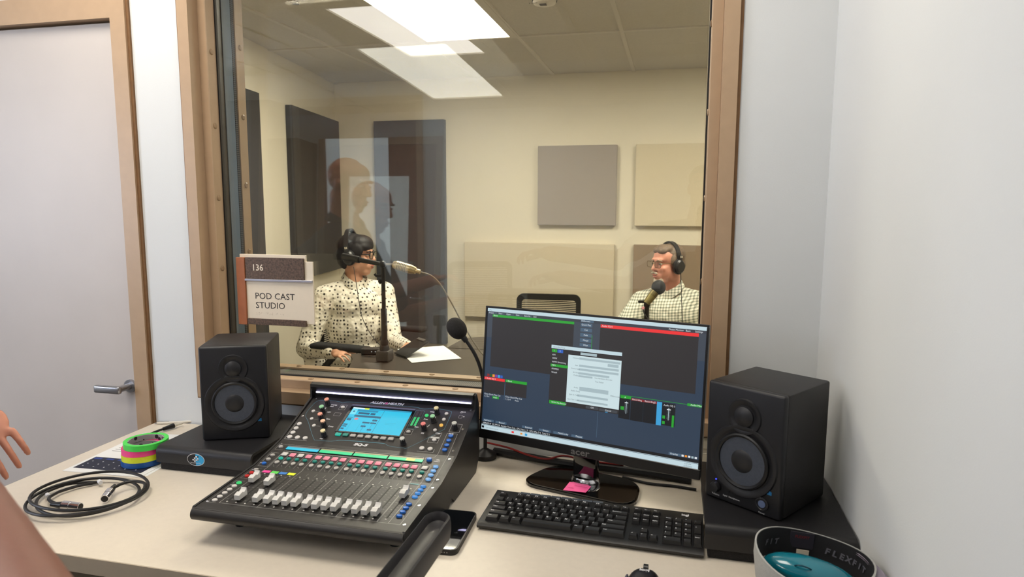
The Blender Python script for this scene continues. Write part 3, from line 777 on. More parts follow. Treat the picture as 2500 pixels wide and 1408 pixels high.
# fader slots, scales and caps
slot = MB(); scale_ = MB().use(M_line)
M_scale = mat('scale print grey', (120, 118, 114), .5)
LN.use(M_scale)
def fader(x, y, i):
    e = MB()
    # cap with a saddle: profile in (y,z)
    pr = [(-.0125, .003), (-.0125, .0125), (-.0035, .0150), (-.0010, .0150), (.004, .0125), (.0095, .0150), (.0125, .0185), (.0135, .0175), (.0135, .003)]
    e.prism(pr, -.0058, .0058, 'x'); e.cyl((0, 0, 0), (0, 0, .005), .0016, .0016, 6)
    return e
me_cap = fader(0, 0, 0).mesh('fader_cap'); me_cap.materials.append(mat('fader cap white', (214, 212, 208), .35))
for i, x in enumerate(CH + [MAST]):
    y0, y1 = (-566, -444) if i == 16 else (-570, -446 + .2 * i)
    s = MB().box((-.0012, -(y1 - y0) / 2000, -.0001), (.0012, (y1 - y0) / 2000, .0004), PM(x, (y0 + y1) / 2)); s.build('fader_slot', M_black, mx)
    for yy in (y0 - 1.5, y1 + 1.5): put('slot_screw', bmesh_for('round', M_bgl), x, yy, -.0012).scale = (.42, .42, .6)
    for k in range(13):
        yy = y0 + 8 + (y1 - y0 - 14) * k / 12
        for s_ in (-1, 1): line([(x + s_ * 3.2, yy), (x + s_ * (6.2 if k % 2 else 7.6), yy)], .55, M_scale if k % 3 else M_line)
    yc = {0: -481, 2: -487, 16: -477}.get(i, -556)
    put('fader_cap', me_cap, x, yc, .0008)
for k, c in enumerate(((236, 64, 150), (90, 205, 80), (48, 120, 200), (222, 236, 40))):
    MB().box((-.0085, -.005, .0002), (.0085, .005, .0008), PM(CH[k] - 1.6, -434.4)).build('colour_label', mat('label tape %d' % k, c, .5), mx)
MB().box((-.0095, -.002, .0002), (.0095, .002, .0006), PM(MAST, -421)).build('colour_label', mat('label pale teal', (120, 170, 172), .5), mx)
# soft keys right column
for y in (-352.2, -367.8, -383.2, -398.9): put('soft_key', bmesh_for('soft', M_blb), 188.4, y)
for y in (-429.3, -444.6, -460.2, -475.6): put('soft_key', bmesh_for('soft', M_bmb), 188.7, y)
for y in (-506.1, -521.7, -537.5, -553.3): put('soft_key', bmesh_for('soft', M_bb), 188.3, y)
for y in (-246.7, -261.2, -275.8, -290.2): put('soft_key', bmesh_for('soft', M_bb), 187.6, y)
put('mix_select_button', bmesh_for('big', M_bb), 165.2, -329.9)
# left column
put('layer_button', bmesh_for('oval', M_bg), -199.8, -332.9)
for y, m in ((-368, M_bg), (-385, M_bg), (-401.7, M_bb), (-431.8, M_bg), (-448, M_brd), (-464, M_brd)): put('layer_button', bmesh_for('oval', m), -199.0, y)
for k, y in enumerate((-495.5, -511.2, -526.8, -542, -557.7, -573.2)): put('layer_button', bmesh_for('round', M_bgr if k == 0 else M_bgl), -196.8, y).scale = (1.25, 1.1, 1)
for a, b in ((-321, -344), (-357, -411), (-424, -474), (-486, -582)):
    line([(-190, a), (-209, a), (-209, b), (-188, b)], .45)
# processing section
for x, y in ((-188.9, -202.3), (-178.6, -228.5), (-160.5, -250.5)): put('round_button', bmesh_for('round', M_bgl), x, y); line([(x + 5, y), (x + 16, y)], .4)
for x, y in ((-200.9, -249), (-201, -263.6), (-201, -278.3), (-200.6, -293), (-180.5, -292.7), (-160.2, -292.5)): put('round_button', bmesh_for('round', M_bgl), x, y).scale = (1.35, 1.2, 1)
line([(-211, -243), (-211, -300), (-152, -300)], .6)
put('setup_button', bmesh_for('oval', M_bgl), -119.1, -180.8); line([(-128, -172), (-111, -172), (-111, -189), (-128, -189), (-128, -172)], .5)
line([(-130, -201), (-113, -201), (-113, -211), (-130, -211), (-130, -201)], .5)
for x, y, m in ((152.8, -175.2, M_bgl), (153, -195, M_bgl), (153.1, -214.5, M_byl), (143.8, -231.9, M_bgl), (105.9, -186, M_bgr)): put('round_button', bmesh_for('round', m), x, y)
put('mode_button', bmesh_for('oval', M_bgl), 153.1, -263.3)
for x in (133.1, 152.9): put('round_button', bmesh_for('round', M_bgl), x, -290.8).scale = (1.35, 1.2, 1)
put('meter_button', bmesh_for('oval', M_bg), 82.1, -244.2); line([(73, -236), (91, -236), (91, -252), (73, -252), (73, -236)], .5)
line([(124, -300), (163, -300), (163, -290)], .6)
line([(138, -271), (163, -271), (163, -238), (138, -256), (138, -271)], .6)
line([(141, -255), (161.5, -255)], 5.0)
for i in range(8): put('function_key', bmesh_for('key', M_btl2 if i == 0 else (M_btl if i == 1 else M_bg)), -84.8 + 19.25 * i, -272.5)
# rotary knobs with notched caps
def knob_mesh(capm, body=(46, 46, 50)):
    mb = MB(); n = 16
    mb.use(mat('knob grey', body, .35))
    vs = []; fs = []
    for k, (r, z) in enumerate(((.0072, 0), (.0072, .003), (.0063, .003), (.0056, .017))):
        for i in range(n * 2):
            a = 2 * math.pi * i / (n * 2); rr = r * (1 - (.12 if (k >= 2 and (i // 2) % 2) else 0)); vs.append((rr * math.cos(a), rr * math.sin(a), z))
    N = n * 2
    for k in range(3):
        for i in range(N): fs.append((k * N + i, k * N + (i + 1) % N, (k + 1) * N + (i + 1) % N, (k + 1) * N + i))
    mb.add(vs, fs); mb.use(capm)
    vs = []; fs = []
    for i in range(N):
        a = 2 * math.pi * i / N; zz = .0145 if (i // 2) % 2 == 0 else .0168
        vs += [(.0060 * math.cos(a), .0060 * math.sin(a), zz), (.0057 * math.cos(a), .0057 * math.sin(a), .0185)]
    for i in range(N): j = (i + 1) % N; fs.append((2 * i, 2 * j, 2 * j + 1, 2 * i + 1))
    fs.append(tuple(2 * i + 1 for i in range(N))); mb.add(vs, fs)
    me = mb.mesh('knob'); return me
kc = [knob_mesh(mat('knob cap ' + n, c, .4)) for n, c in (('salmon', (232, 160, 140)), ('mint', (150, 205, 160)), ('peach', (236, 190, 160)), ('cream', (228, 214, 170)), ('grey', (190, 190, 186)), ('red', (220, 120, 120)))]
for x, y, c in ((-163.3, -175, 0), (-163.1, -201.7, 1), (-153.1, -227.4, 0), (-133.6, -249.6, 2), (-116.8, -280.7, 3), (129.2, -176.1, 3), (129.8, -204.4, 1), (116.5, -231.8, 5), (189.7, -221.3, 4), (84.6, -283.1, 4)):
    put('rotary_knob', kc[c], x, y)
for a, b in (((-163.3, -175), (-163.1, -201.7)), ((129.2, -176.1), (129.8, -204.4)), ((129.8, -204.4), (116.5, -231.8))): line([(a[0] + (b[0] - a[0]) * .4, a[1] + (b[1] - a[1]) * .4), (a[0] + (b[0] - a[0]) * .7, a[1] + (b[1] - a[1]) * .7)], 2.2)
# meter
mt = MB(); mt.use(M_black); mt.box((-.0105, -.03, 0), (.0105, .03, .0003), PM(84.5, -203))
for k in range(16):
    for s in (-1, 1):
        mt.use(emat('meter green', (60, 220, 130), .9) if k < 9 else mat('meter off', (60, 50, 60), .5)); yy = -222 + k * 3.3
        mt.box((-.0028, -.0012, .0003), (.0028, .0012, .0007), PM(84.5 + s * 4.6, yy))
mt.build('level_meter', None, mx)
line([(73, -171), (95, -171), (95, -233), (73, -233), (73, -171)], .5, M_line2)
# outline curve round the processing strip
def curve(pts, w=.6, m=M_line2):
    sp = spline([(x, y, 0) for x, y in pts], 6); line([(p.x, p.y) for p in sp], w, m)
curve([(-128, -165.5), (-142, -161), (-176, -159.5), (-196, -164), (-203, -180), (-203, -215), (-182, -240), (-140, -290), (-128, -295), (-95, -294.5), (-80, -291), (-60, -288), (20, -286.5), (40, -287), (55, -293), (88, -294.5), (103, -290), (160, -231), (164.5, -222), (164, -172), (158, -164.5), (140, -161), (118, -159.5), (93, -164), (78, -163.5), (60, -160), (-100, -159), (-128, -165.5)])
curve([(-80, -291), (-60, -288), (20, -286.5), (40, -287)], 1.6)
line([(178, -206), (203, -206), (203, -233), (178, -233), (178, -206)], .7)
line([(186, -176), (194, -176), (194, -186), (186, -186), (186, -176)], .5); dot(198, -180, 2.2)
for i in range(16):
    a0, a1 = 2 * math.pi * i / 16, 2 * math.pi * (i + 1) / 16
    line([(188 + 3 * math.cos(a0), -166 + 2.6 * math.sin(a0)), (188 + 3 * math.cos(a1), -166 + 2.6 * math.sin(a1))], .8)
LN.build('panel_lines', None, mx)['kind'] = 'stuff'
# screws
for s in (-1, 1):
    for y in (-579, -504, -428, -397, -319, -290, -221, -155): put('panel_screw', bmesh_for('round', M_chrome), s * 208.5, y, -.0012).scale = (.75, .75, .75)
# lettering
TX = MB()
def ptext(t, size, x, y, **k): text_mesh(TX, t, size, PM(x, y, .0004), **k)
ptext('ALLEN', .0112, -17.5, -158.2, align='RIGHT', shear=.25, bold=.0004, xs=1.15); ptext('HEATH', .0112, -9.5, -158.0, align='LEFT', shear=.25, bold=.0004, xs=1.15)
ptext('SQ-5', .0105, -15.5, -300.2, align='CENTER', shear=.2, bold=.0006, xs=1.5)
for t, x, y in (('Preamp', -147, -176), ('Gain', -150, -182), ('HPF', -147, -203), ('Gate', -137, -226), ('Comp', -117, -250), ('Pan', -120, -291), ('Width', 117, -174), ('Freq', 108, -200), ('Gain', 95, -228), ('EQ', 117, -246), ('Copy', 154, -242), ('PAFL', 186, -241), ('Mix', 184, -327), ('Select', 183, -333), ('DCA', 192, -166)):
    ptext(t, .0056, x, y, align='CENTER', shear=.15, bold=.0002)
for i, t in enumerate(('Processing', 'Routing', 'FX', 'I/O', 'Setup', 'Home', 'Scenes', 'Utility')): ptext(t, .0034, -84.8 + 19.25 * i, -266.8, align='CENTER')
TX.build('console_lettering', M_lite, mx)['kind'] = 'stuff'
AM = MB(); text_mesh(AM, '&', .0112, PM(-13.2, -158.1, .0004), 'CENTER', .2, .0004); AM.build('ampersand', mat('pink print', (220, 110, 160), .5), mx)

# ================================================================ MONITOR
mo = tag(empty('computer_monitor', (-.1855, -.186, .74)), 'black widescreen monitor showing dark video mixing software', 'monitor')
# panel frame: origin at the screen centre, tilted back
MW, MH = .531 / 2, .299 / 2
Mp = Matrix.Translation((0, 0, .2533)) @ Matrix.Rotation(-.2685, 4, 'Z') @ Matrix.Rotation(-.109, 4, 'X')
M_moni = mat('monitor black plastic', (20, 18, 18), .3, bump=.04, bscale=500)
M_gloss = mat('gloss piano black', (8, 8, 9), .08, coat=.5)
MB().rbox((-MW - .004, .0, -MH - .0215), (MW + .004, .018, MH + .004), .003, 2, Mp).build('rear_case', M_moni, mo)
bz = MB()
bz.rbox((-MW - .005, -.003, MH), (MW + .005, .004, MH + .005), .001, 1, Mp).rbox((-MW - .005, -.003, -MH - .022), (MW + .005, .004, -MH), .001, 1, Mp)
bz.rbox((-MW - .005, -.003, -MH), (-MW, .004, MH), .001, 1, Mp).rbox((MW, -.003, -MH), (MW + .005, .004, MH), .001, 1, Mp)
bz.build('bezel', M_moni, mo)
SCR = MB()
def S(u0, u1, v0, v1, m, k=0):
    SCR.use(m); y = -.0002 - .00012 * k
    P = lambda u, v: Mp @ Vector((-MW + 2 * MW * u / 1000, y, MH - 2 * MH * v / 1000))
    SCR.add([P(u0, v1), P(u1, v1), P(u1, v0), P(u0, v0)], [(0, 1, 2, 3)])
E_bg = emat('ui slate', (46, 62, 82), .9); E_bg2 = emat('ui grey slate', (62, 70, 82), .9); E_vw = emat('ui view dark', (44, 41, 43), .9)
E_top = emat('ui white blue', (196, 218, 226), .95); E_gr = emat('ui green', (36, 160, 46), .95); E_rd = emat('ui red', (238, 48, 50), .95); E_btn = emat('ui button', (74, 98, 120), .9)
E_wh = emat('ui dialog white', (206, 226, 230), .95); E_dk = emat('ui black', (18, 20, 26), .9); E_bl = emat('ui blue', (44, 96, 190), .95); E_cy = emat('ui sky', (60, 160, 215), .95); E_gy = emat('ui field grey', (168, 188, 194), .95); E_drd = emat('ui dark red', (140, 34, 36), .9)
E_tx = emat('ui text white', (226, 232, 236), .95); E_tg = emat('ui text grey', (110, 124, 130), .9); E_or = emat('ui orange', (240, 150, 50), .95); E_pu = emat('ui purple', (130, 60, 160), .9)
MB().quad(*[Mp @ Vector(p) for p in ((-MW, -.0001, -MH), (MW, -.0001, -MH), (MW, -.0001, MH), (-MW, -.0001, MH))]).build('screen', E_bg, mo)
S(0, 1000, 0, 27, E_top, 1); S(0, 1000, 27, 50, emat('ui menu', (56, 60, 70), .9), 1); S(0, 1000, 50, 240, E_bg2, 1)
for a, b in ((3, 50), (54, 90), (94, 140), (144, 184), (188, 232)): S(a, b, 30, 49, emat('ui menu button', (70, 82, 96), .9), 2)
S(28, 436, 50, 70, E_gr, 3); S(28, 436, 70, 477, E_vw, 2); S(558, 970, 50, 74, E_rd, 3); S(557, 970, 74, 477, E_vw, 2)
for k, v in enumerate((53, 91, 130, 170, 208)): S(467, 520, v, v + 27 if k < 4 else 231, E_btn, 2)
S(466, 526, 28, 46, E_btn, 2); S(521, 523, 140, 270, E_gr, 2)
# source tiles
for k, m in enumerate((E_drd, emat('ui dark green', (40, 90, 40), .9), E_or, E_pu, E_cy, E_bl)): S(16 + k * 14, 28 + k * 14, 540, 562, m, 3)
S(2, 110, 567, 589, E_rd, 3); S(2, 110, 589, 697, E_vw, 2); S(114, 224, 566, 588, E_gr, 3); S(114, 224, 588, 694, E_vw, 2); S(50, 84, 717, 737, E_gr, 3); S(111, 113, 600, 735, E_btn, 2)
# dialog
S(335, 660, 270, 705, E_vw, 4); S(335, 660, 244, 270, E_top, 5); S(338, 363, 276, 300, E_gr, 5); S(365, 392, 276, 300, E_bl, 5); S(474, 549, 278, 297, E_gy, 5)
S(418, 660, 305, 670, E_wh, 6); S(336, 419, 392, 413, E_gr, 7); S(339, 417, 676, 703, E_gr, 7); S(512, 570, 676, 697, emat('ui dlg button', (66, 70, 76), .9), 6); S(573, 654, 680, 699, emat('ui dlg button', (66, 70, 76), .9), 6)
for u0, u1, v0, v1 in ((470, 655, 318, 334), (600, 648, 340, 362), (470, 650, 372, 388), (470, 650, 400, 416), (470, 610, 430, 446), (470, 535, 452, 466), (478, 610, 540, 570), (470, 610, 600, 616), (470, 610, 640, 654)): S(u0, u1, v0, v1, E_gy, 7)
# audio mixer
S(565, 942, 556, 559, E_gr, 2); S(942, 998, 548, 566, E_gr, 3); S(664, 710, 560, 580, E_gr, 3); S(659, 708, 580, 730, E_dk, 3); S(711, 764, 569, 586, E_drd, 4); S(710, 763, 586, 733, E_dk, 3); S(765, 820, 570, 586, E_drd, 4); S(764, 819, 586, 733, E_dk, 3)
S(820, 841, 568, 736, E_cy, 4); S(841, 896, 568, 730, E_dk, 3); S(884, 893, 650, 736, E_gr, 4); S(667, 682, 640, 665, E_gr, 4); S(845, 856, 660, 682, E_gr, 4); S(845, 856, 700, 722, E_gr, 4); S(600, 612, 690, 706, E_cy, 4)
S(690, 693, 600, 690, E_gy, 4); S(684, 699, 606, 612, E_tx, 5); S(868, 871, 600, 690, E_gy, 4); S(862, 878, 610, 617, E_tx, 5)
for k in range(8):
    for u in (686, 697, 864, 875): S(u - 1, u + 1, 615 + k * 9, 617 + k * 9, E_gy, 4)
S(567, 569, 692, 905, E_btn, 2)
# bottom
for a, b in ((8, 64), (73, 131), (211, 265), (296, 353), (367, 438), (453, 508), (880, 930)): S(a, b, 914, 933, E_btn, 2)
S(0, 1000, 936, 958, E_dk, 3); S(0, 1000, 958, 961, E_top, 4); S(0, 1000, 964, 1000, E_top, 4)
S(2, 14, 972, 990, E_dk, 5); S(160, 172, 975, 990, E_rd, 5); S(205, 215, 975, 988, E_or, 5); S(228, 240, 974, 992, E_cy, 5)
for k, m in enumerate((E_tx, E_or, E_tx, E_gy, E_tx)): S(932 + k * 13, 941 + k * 13, 916, 930, m, 5)
SCR.build('screen_graphic', None, mo)['kind'] = 'stuff'
UT = MB(); UD = MB()
def ut(mb, t, u, v, h, al='LEFT'):
    text_mesh(mb, t, 2 * MH * h / 1000 * 1.35, Mp @ Matrix.Translation((-MW + 2 * MW * u / 1000, -.0016, MH - 2 * MH * v / 1000)) @ Matrix.Rotation(R(90), 4, 'X'), al)
for t, u, v in (('Preset', 8, 44), ('New', 60, 44), ('Open', 100, 44), ('Save', 150, 44), ('Save As', 192, 44), ('Last', 238, 44), ('Blank', 34, 64), ('Audio SQ-5', 564, 66), ('Please Monitor', 850, 44), ('Basic', 918, 44), ('Settings', 955, 44), ('Fullscreen', 470, 42), ('Quick Play', 472, 71), ('Cut', 486, 109), ('Fade', 484, 148), ('Merge', 482, 188), ('Wipe', 484, 225), ('1 Audio SQ 5', 8, 583), ('2 Blank', 120, 582), ('Close Quick Play Cut', 6, 712), ('1 2 3 4', 6, 732), ('Auto', 56, 732), ('Close Quick Play Cut', 118, 710), ('1 2 3 4', 118, 730), ('Auto', 168, 730), ('AVI', 342, 325), ('WMV', 342, 352), ('WMV Streaming', 342, 380), ('MP4', 342, 407), ('FFMPEG', 342, 435), ('WebM', 342, 462), ('1', 348, 293), ('2', 376, 293), ('WAV File Record', 350, 695), ('OK', 535, 691), ('Cancel', 600, 694), ('A', 682, 576), ('Recording', 716, 582), ('Recording2', 769, 582), ('Audio SQ 5', 848, 590), ('Audio Mixer', 955, 561), ('Add Input', 12, 929), ('Record', 92, 929), ('External', 228, 928), ('Stream', 316, 927), ('MultiCorder', 390, 927), ('PlayList', 474, 927), ('Overlay', 886, 928), ('1080p29.97  EX FPS 30  Render Time 5 ms  GPU Mem 1 %  CPU vMix 2 %  Total 3 %', 6, 952)):
    ut(UT, t, u, v, 13)
UT.build('screen_text', E_tx, mo)['kind'] = 'stuff'
for t, u, v in (('Recording Setup', 345, 263), ('Filename', 440, 330), ('Size', 452, 385), ('Frame Rate', 436, 412), ('Bit Rate', 445, 440), ('Profile', 448, 462), ('Use Hardware Encoder', 545, 462), ('Test Folder', 548, 490), ('Audio', 452, 555), ('Audio Delay', 440, 582), ('Split At Time', 432, 613), ('Save Tax Count', 426, 650), ('Milliseconds', 620, 580), ('Type here to search', 22, 987), ('7:07 PM', 945, 980), ('6/29/2023', 943, 996), ('vMix', 8, 21)):
    ut(UD, t, u, v, 11)
UD.build('screen_text', E_tg, mo)['kind'] = 'stuff'
lg = MB(); text_mesh(lg, 'acer', .021, Mp @ Matrix.Translation((0, -.0034, -MH - .018)) @ Matrix.Rotation(R(90), 4, 'X'), 'CENTER', 0, .0004, 1, 1.25); lg.build('brand_lettering', mat('silver print', (130, 126, 124), .3, .7), mo)
# stand
Ms = Matrix.Rotation(-.2685, 4, 'Z')
MB().rbox((-.029, .004, .018), (.029, .03, .16), .006, 2, Ms).build('stand_neck', M_gloss, mo, True)
MB().lathe([(.036, .010), (.036, .018), (.031, .024), (.028, .024)], 32, Ms @ Matrix.Translation((0, .014, 0)) @ Matrix.Diagonal((1, .7, 1, 1))).build('neck_collar', M_chrome, mo, True)
bp = []
for p in rrect(-.145, -.062, .145, .078, .05, 6):
    x, y = p; bp.append((x * (1 - .22 * (y + .062) / .14 * 1.0), y + .006))
bs = MB(); n = len(bp)
bs.prism(bp, .0005, .007, M=Ms); bs.prism([(x * .97, y * .96) for x, y in bp], .007, .0105, M=Ms)
bs.build('stand_base', M_gloss, mo)
# sticky note lying on the base
note = MB(); N = 8
for i in range(N + 1):
    for j in range(2):
        x = -.0265 + .053 * j; y = -.025 + .05 * i / N; z = .0012 + .006 * max(0, (j) * (1 - i / N) - .25) ** 2
        note.v.append(Vector((x, y, z)))
for i in range(N): note.f.append((2 * i, 2 * i + 1, 2 * i + 3, 2 * i + 2)); note.mi.append(0)
nb = len(note.v)
for i in range(N + 1):
    for j in range(2): p = note.v[2 * i + j]; note.v.append(p - Vector((0, 0, .0004)))
for i in range(N): note.f.append((nb + 2 * i, nb + 2 * i + 2, nb + 2 * i + 3, nb + 2 * i + 1)); note.mi.append(0)
M_note = mat('pink sticky paper', (246, 92, 158), .7, noise=.02, nscale=60)
nt_ = note.build('sticky_note', M_note, None, True, (-.195, -.212, .7505), (0, 0, R(-9)))
tag(nt_, 'bright pink sticky note on the monitor base behind the keyboard', 'sticky note')
t = MB(); text_mesh(t, 'Tuesday', .010, Matrix.Translation((-.012, .006, .0018)), 'LEFT', .2); text_mesh(t, 'info', .009, Matrix.Translation((-.02, -.01, .0018)), 'LEFT', .2); t.build('handwriting', mat('pink pencil', (214, 60, 124), .7), nt_)['kind'] = 'stuff'

# ================================================================ KEYBOARD
kb = tag(empty('keyboard', (-.145, -.367, .74), (0, 0, -.0335)), 'black full size keyboard in front of the monitor', 'keyboard')
M_kb = mat('keyboard black plastic', (26, 25, 25), .42, bump=.08, bscale=600)
M_key = mat('key cap black', (34, 33, 33), .4, bump=.05, bscale=600)
KW, KD = .2215, .0755
prof = [(-KD, .004), (-KD - .002, .010), (-KD + .004, .0135), (-KD + .012, .014), (KD - .004, .0215), (KD, .018), (KD, .004)]
MB().prism(prof, -KW, KW, 'x').build('keyboard_body', M_kb, kb, True)
for x in (-.18, .18): MB().box((x - .02, -KD + .01, 0), (x + .02, -KD + .02, .0045)).box((x - .02, KD - .02, 0), (x + .02, KD - .01, .0055)).build('rubber_foot', M_black, kb)
U = .0189
sl = math.atan2(.0075, .139)
KCACHE = {}
def key_mesh(w, h):
    k = (round(w, 4), round(h, 4))
    if k in KCACHE: return KCACHE[k]
    a, b = w / 2 - .0007, h / 2 - .0007; c, d = a - .0028, b - .0026; H = .0075
    mb = MB(); mb.add([(-a, -b, 0), (a, -b, 0), (a, b, 0), (-a, b, 0), (-c, -d - .0006, H), (c, -d - .0006, H), (c, d, H + .0003), (-c, d, H + .0003), (-c, 0 - .0003, H - .0006), (c, -.0003, H - .0006)],
        [(0, 1, 5, 4), (1, 2, 6, 9, 5), (2, 3, 7, 6), (3, 0, 4, 8, 7), (4, 5, 9, 8), (8, 9, 6, 7)])
    me = mb.mesh('key'); me.materials.append(M_key); KCACHE[k] = me; return me
LG = MB()
def keyat(x, y, w=1, h=1, t='', hh=.0):
    """x,y centre in metres"""
    z = .0138 + (y + KD) / (2 * KD) * .0072
    o = obj('key', key_mesh(w * U, h * U), kb); o.matrix_local = Matrix.Translation((x, y, z)) @ Matrix.Rotation(sl, 4, 'X')
    if t:
        sz = .0072 if len(t) <= 2 else .0044
        text_mesh(LG, t, sz, Matrix.Translation((x - w * U / 2 + .0042, y + (.0 if h <= 1 else .004), z + .0082)) @ Matrix.Rotation(sl, 4, 'X'), bold=.0001)
x0 = -KW + .012; yb = -KD + .020
rows = [
 (0, [(1.5, 'Ctrl'), (1.25, 'win'), (1.25, 'Alt'), (5.5, ''), (1.25, 'Alt'), (1.75, '='), (2.5, 'Ctrl')]),
 (1, [(2.25, 'Shift')] + [(1, c) for c in 'ZXCVBNM,./'] + [(2.75, 'Shift')]),
 (2, [(1.75, 'Caps')] + [(1, c) for c in "ASDFGHJKL;'"] + [(2.25, 'Enter')]),
 (3, [(1.5, 'Tab')] + [(1, c) for c in 'QWERTYUIOP[]'] + [(1.5, '\\')]),
 (4, [(1, c) for c in '`1234567890-='] + [(2, 'Backspace')]),
]
for r, ks in rows:
    x = x0
    for w, t in ks: keyat(x + w * U / 2, yb + r * U + U / 2 - .006, w, 1, t); x += w * U
yF = yb + 5 * U + U / 2 - .002
keyat(x0 + U / 2, yF, 1, .8, 'Esc')
for i in range(12): keyat(x0 + (2 + i + .5 * (i // 4) + .5 * 0) * U + U / 2, yF, 1, .8, 'F%d' % (i + 1))
xn = x0 + 15.35 * U
for i, t in enumerate(('Prt', 'Scr', 'Pau')): keyat(xn + (i + .5) * U, yF, 1, .7, t)
for r, ts in ((4, ('Ins', 'Home', 'PgUp')), (3, ('Del', 'End', 'PgDn'))):
    for i, t in enumerate(ts): keyat(xn + (i + .5) * U, yb + r * U + U / 2 - .006, 1, 1, t)
keyat(xn + 1.5 * U, yb + U * 1.5 - .006, 1, 1, '^')
for i, t in enumerate('<v>'): keyat(xn + (i + .5) * U, yb + U * .5 - .006, 1, 1, t)
xp = x0 + 18.7 * U
for r, ts in ((4, ('Num', '/', '*', '-')), (3, '789'), (2, '456'), (1, '123')):
    for i, t in enumerate(ts): keyat(xp + (i + .5) * U, yb + r * U + U / 2 - .006, 1, 1, t)
keyat(xp + U, yb + U / 2 - .006, 2, 1, '0'); keyat(xp + 2.5 * U, yb + U / 2 - .006, 1, 1, '.')
keyat(xp + 3.5 * U, yb + 3 * U - .006, 1, 2, '+'); keyat(xp + 3.5 * U, yb + U - .006, 1, 2, 'Enter')
for i in range(8):
    xx = x0 + (2.2 + i * 1.22) * U
    MB().rbox((xx, KD - .009, .019), (xx + U * 1.15, KD - .002, .0226), .0008, 1).build('media_key', mat('media key grey', (70, 78, 88), .35), kb)
text_mesh(LG, 'logi', .0105, Matrix.Translation((.178, KD - .021, .0214)) @ Matrix.Rotation(sl, 4, 'X'), bold=.0005)
LG.build('key_legends', M_lite, kb)['kind'] = 'stuff'

# ================================================================ MOUSE, PHONE
ms = tag(empty('computer_mouse', (-.030, -.586, .7405), (0, 0, R(-4))), 'black wireless mouse at the bottom edge, in front of the keyboard', 'mouse')
mm = MB(); nu, nv = 20, 14
vs = []
for i in range(nv + 1):
    t = i / nv; y = -.05 + .1 * t; w = .031 * (math.sin(math.pi * min(1, max(0, (t * .9 + .06)))) ** .45) * (1 - .10 * t); h = .037 * math.sin(math.pi * (t * .82 + .1)) ** .7
    for k in range(nu + 1):
        a = math.pi * k / nu; vs.append((w * math.cos(a) * (1.0 if abs(math.cos(a)) < .98 else 1), y, max(0, h * math.sin(a) ** .6)))
fs = [(i * (nu + 1) + k, i * (nu + 1) + k + 1, (i + 1) * (nu + 1) + k + 1, (i + 1) * (nu + 1) + k) for i in range(nv) for k in range(nu)]
fs += [tuple(range(nu, -1, -1)), tuple(nv * (nu + 1) + k for k in range(nu + 1))]
mm.add(vs, fs).build('mouse_shell', mat('mouse black', (26, 24, 28), .35), ms, True)
MB().cyl((-.004, .030, .0265), (.004, .030, .0265), .009, .009, 20).build('scroll_wheel', M_surr, ms, True)
for s in (-1, 1): MB().ell((s * .030, -.005, .016), (.004, .026, .008)).build('side_grip', mat('grey rubber grip', (84, 82, 96), .6), ms, True)
MB().ell((.001, .0505, .012), (.004, .006, .004)).build('front_nub', mat('grey rubber grip', (84, 82, 96), .6), ms, True)
t = MB(); text_mesh(t, 'logi', .012, Matrix.Translation((0, .004, .0378)), 'CENTER', 0, .0004); t.build('lettering', M_lite, ms)['kind'] = 'stuff'

ph = tag(empty('smartphone', (-.4175, -.466, .7405), (0, 0, R(2))), 'black smartphone lying face up between the mixer and keyboard', 'phone')
M_case = mat('phone case black', (18, 17, 18), .45)
MB().prism(rrect(-.0385, -.082, .0385, .082, .014, 6), 0, .0095).build('phone_case', M_case, ph, True)
MB().prism(rrect(-.0385, -.082, .0385, .082, .014, 6)[::1], .0095, .0108).build('case_rim', M_case, ph)
MB().prism(rrect(-.0355, -.079, .0355, .079, .012, 6), .0105, .0111).build('phone_screen', mat('phone glass', (5, 5, 6), .03, coat=1.0), ph)
MB().prism(rrect(-.009, .0022, .009, .0078, .002, 3), -.0826, -.0815, 'y').build('charging_port', mat('port metal', (150, 142, 136), .4, .6), ph)
MB().prism(rrect(-.006, .0035, .006, .0065, .001, 3), -.083, -.0826, 'y').build('port_opening', M_black, ph)
for i in range(9):
    if i in (3, 4, 5): continue
    MB().box((-.0205 + i * .005, -.0828, .0045), (-.0185 + i * .005, -.0822, .0062)).build('speaker_hole', mat('hole grey', (130, 126, 124), .5), ph)

# ================================================================ TAPES, PAPERS, PEN, CABLES
core = bpy.data.materials.new('grey core with black print'); core.use_nodes = True
nt = core.node_tree; b = nt.nodes['Principled BSDF']; b.inputs['Roughness'].default_value = .6
tc = nt.nodes.new('ShaderNodeTexCoord'); vo = nt.nodes.new('ShaderNodeTexVoronoi'); vo.inputs['Scale'].default_value = 55
cr = nt.nodes.new('ShaderNodeValToRGB'); cr.color_ramp.interpolation = 'CONSTANT'; cr.color_ramp.elements[0].color = (.01, .01, .01, 1); cr.color_ramp.elements[1].position = .34; cr.color_ramp.elements[1].color = (*lin((168, 164, 164)), 1)
nt.links.new(tc.outputs['Object'], vo.inputs['Vector']); nt.links.new(vo.outputs['Distance'], cr.inputs['Fac']); nt.links.new(cr.outputs['Color'], b.inputs['Base Color'])
def tape(name, label, rgb, x, y, z, h, r=.049):
    e = tag(empty(name, (x, y, z)), label, 'tape roll', 'stack of coloured tape rolls')
    MB().lathe([(r - .010, 0), (r, 0), (r, h), (r - .010, h)], 48, closed=True).build('tape_winding', mat('tape ' + name + str(rgb), rgb, .45, noise=.03, nscale=200), e, True)
    MB().lathe([(r - .0125, .0005), (r - .0102, .0005), (r - .0102, h - .0005), (r - .0125, h - .0005)], 48, closed=True).build('cardboard_core', core, e, True)
tape('tape_roll', 'blue tape roll at the bottom of the tape stack', (16, 84, 160), -1.292, -.296, .7432, .0135, .0505)
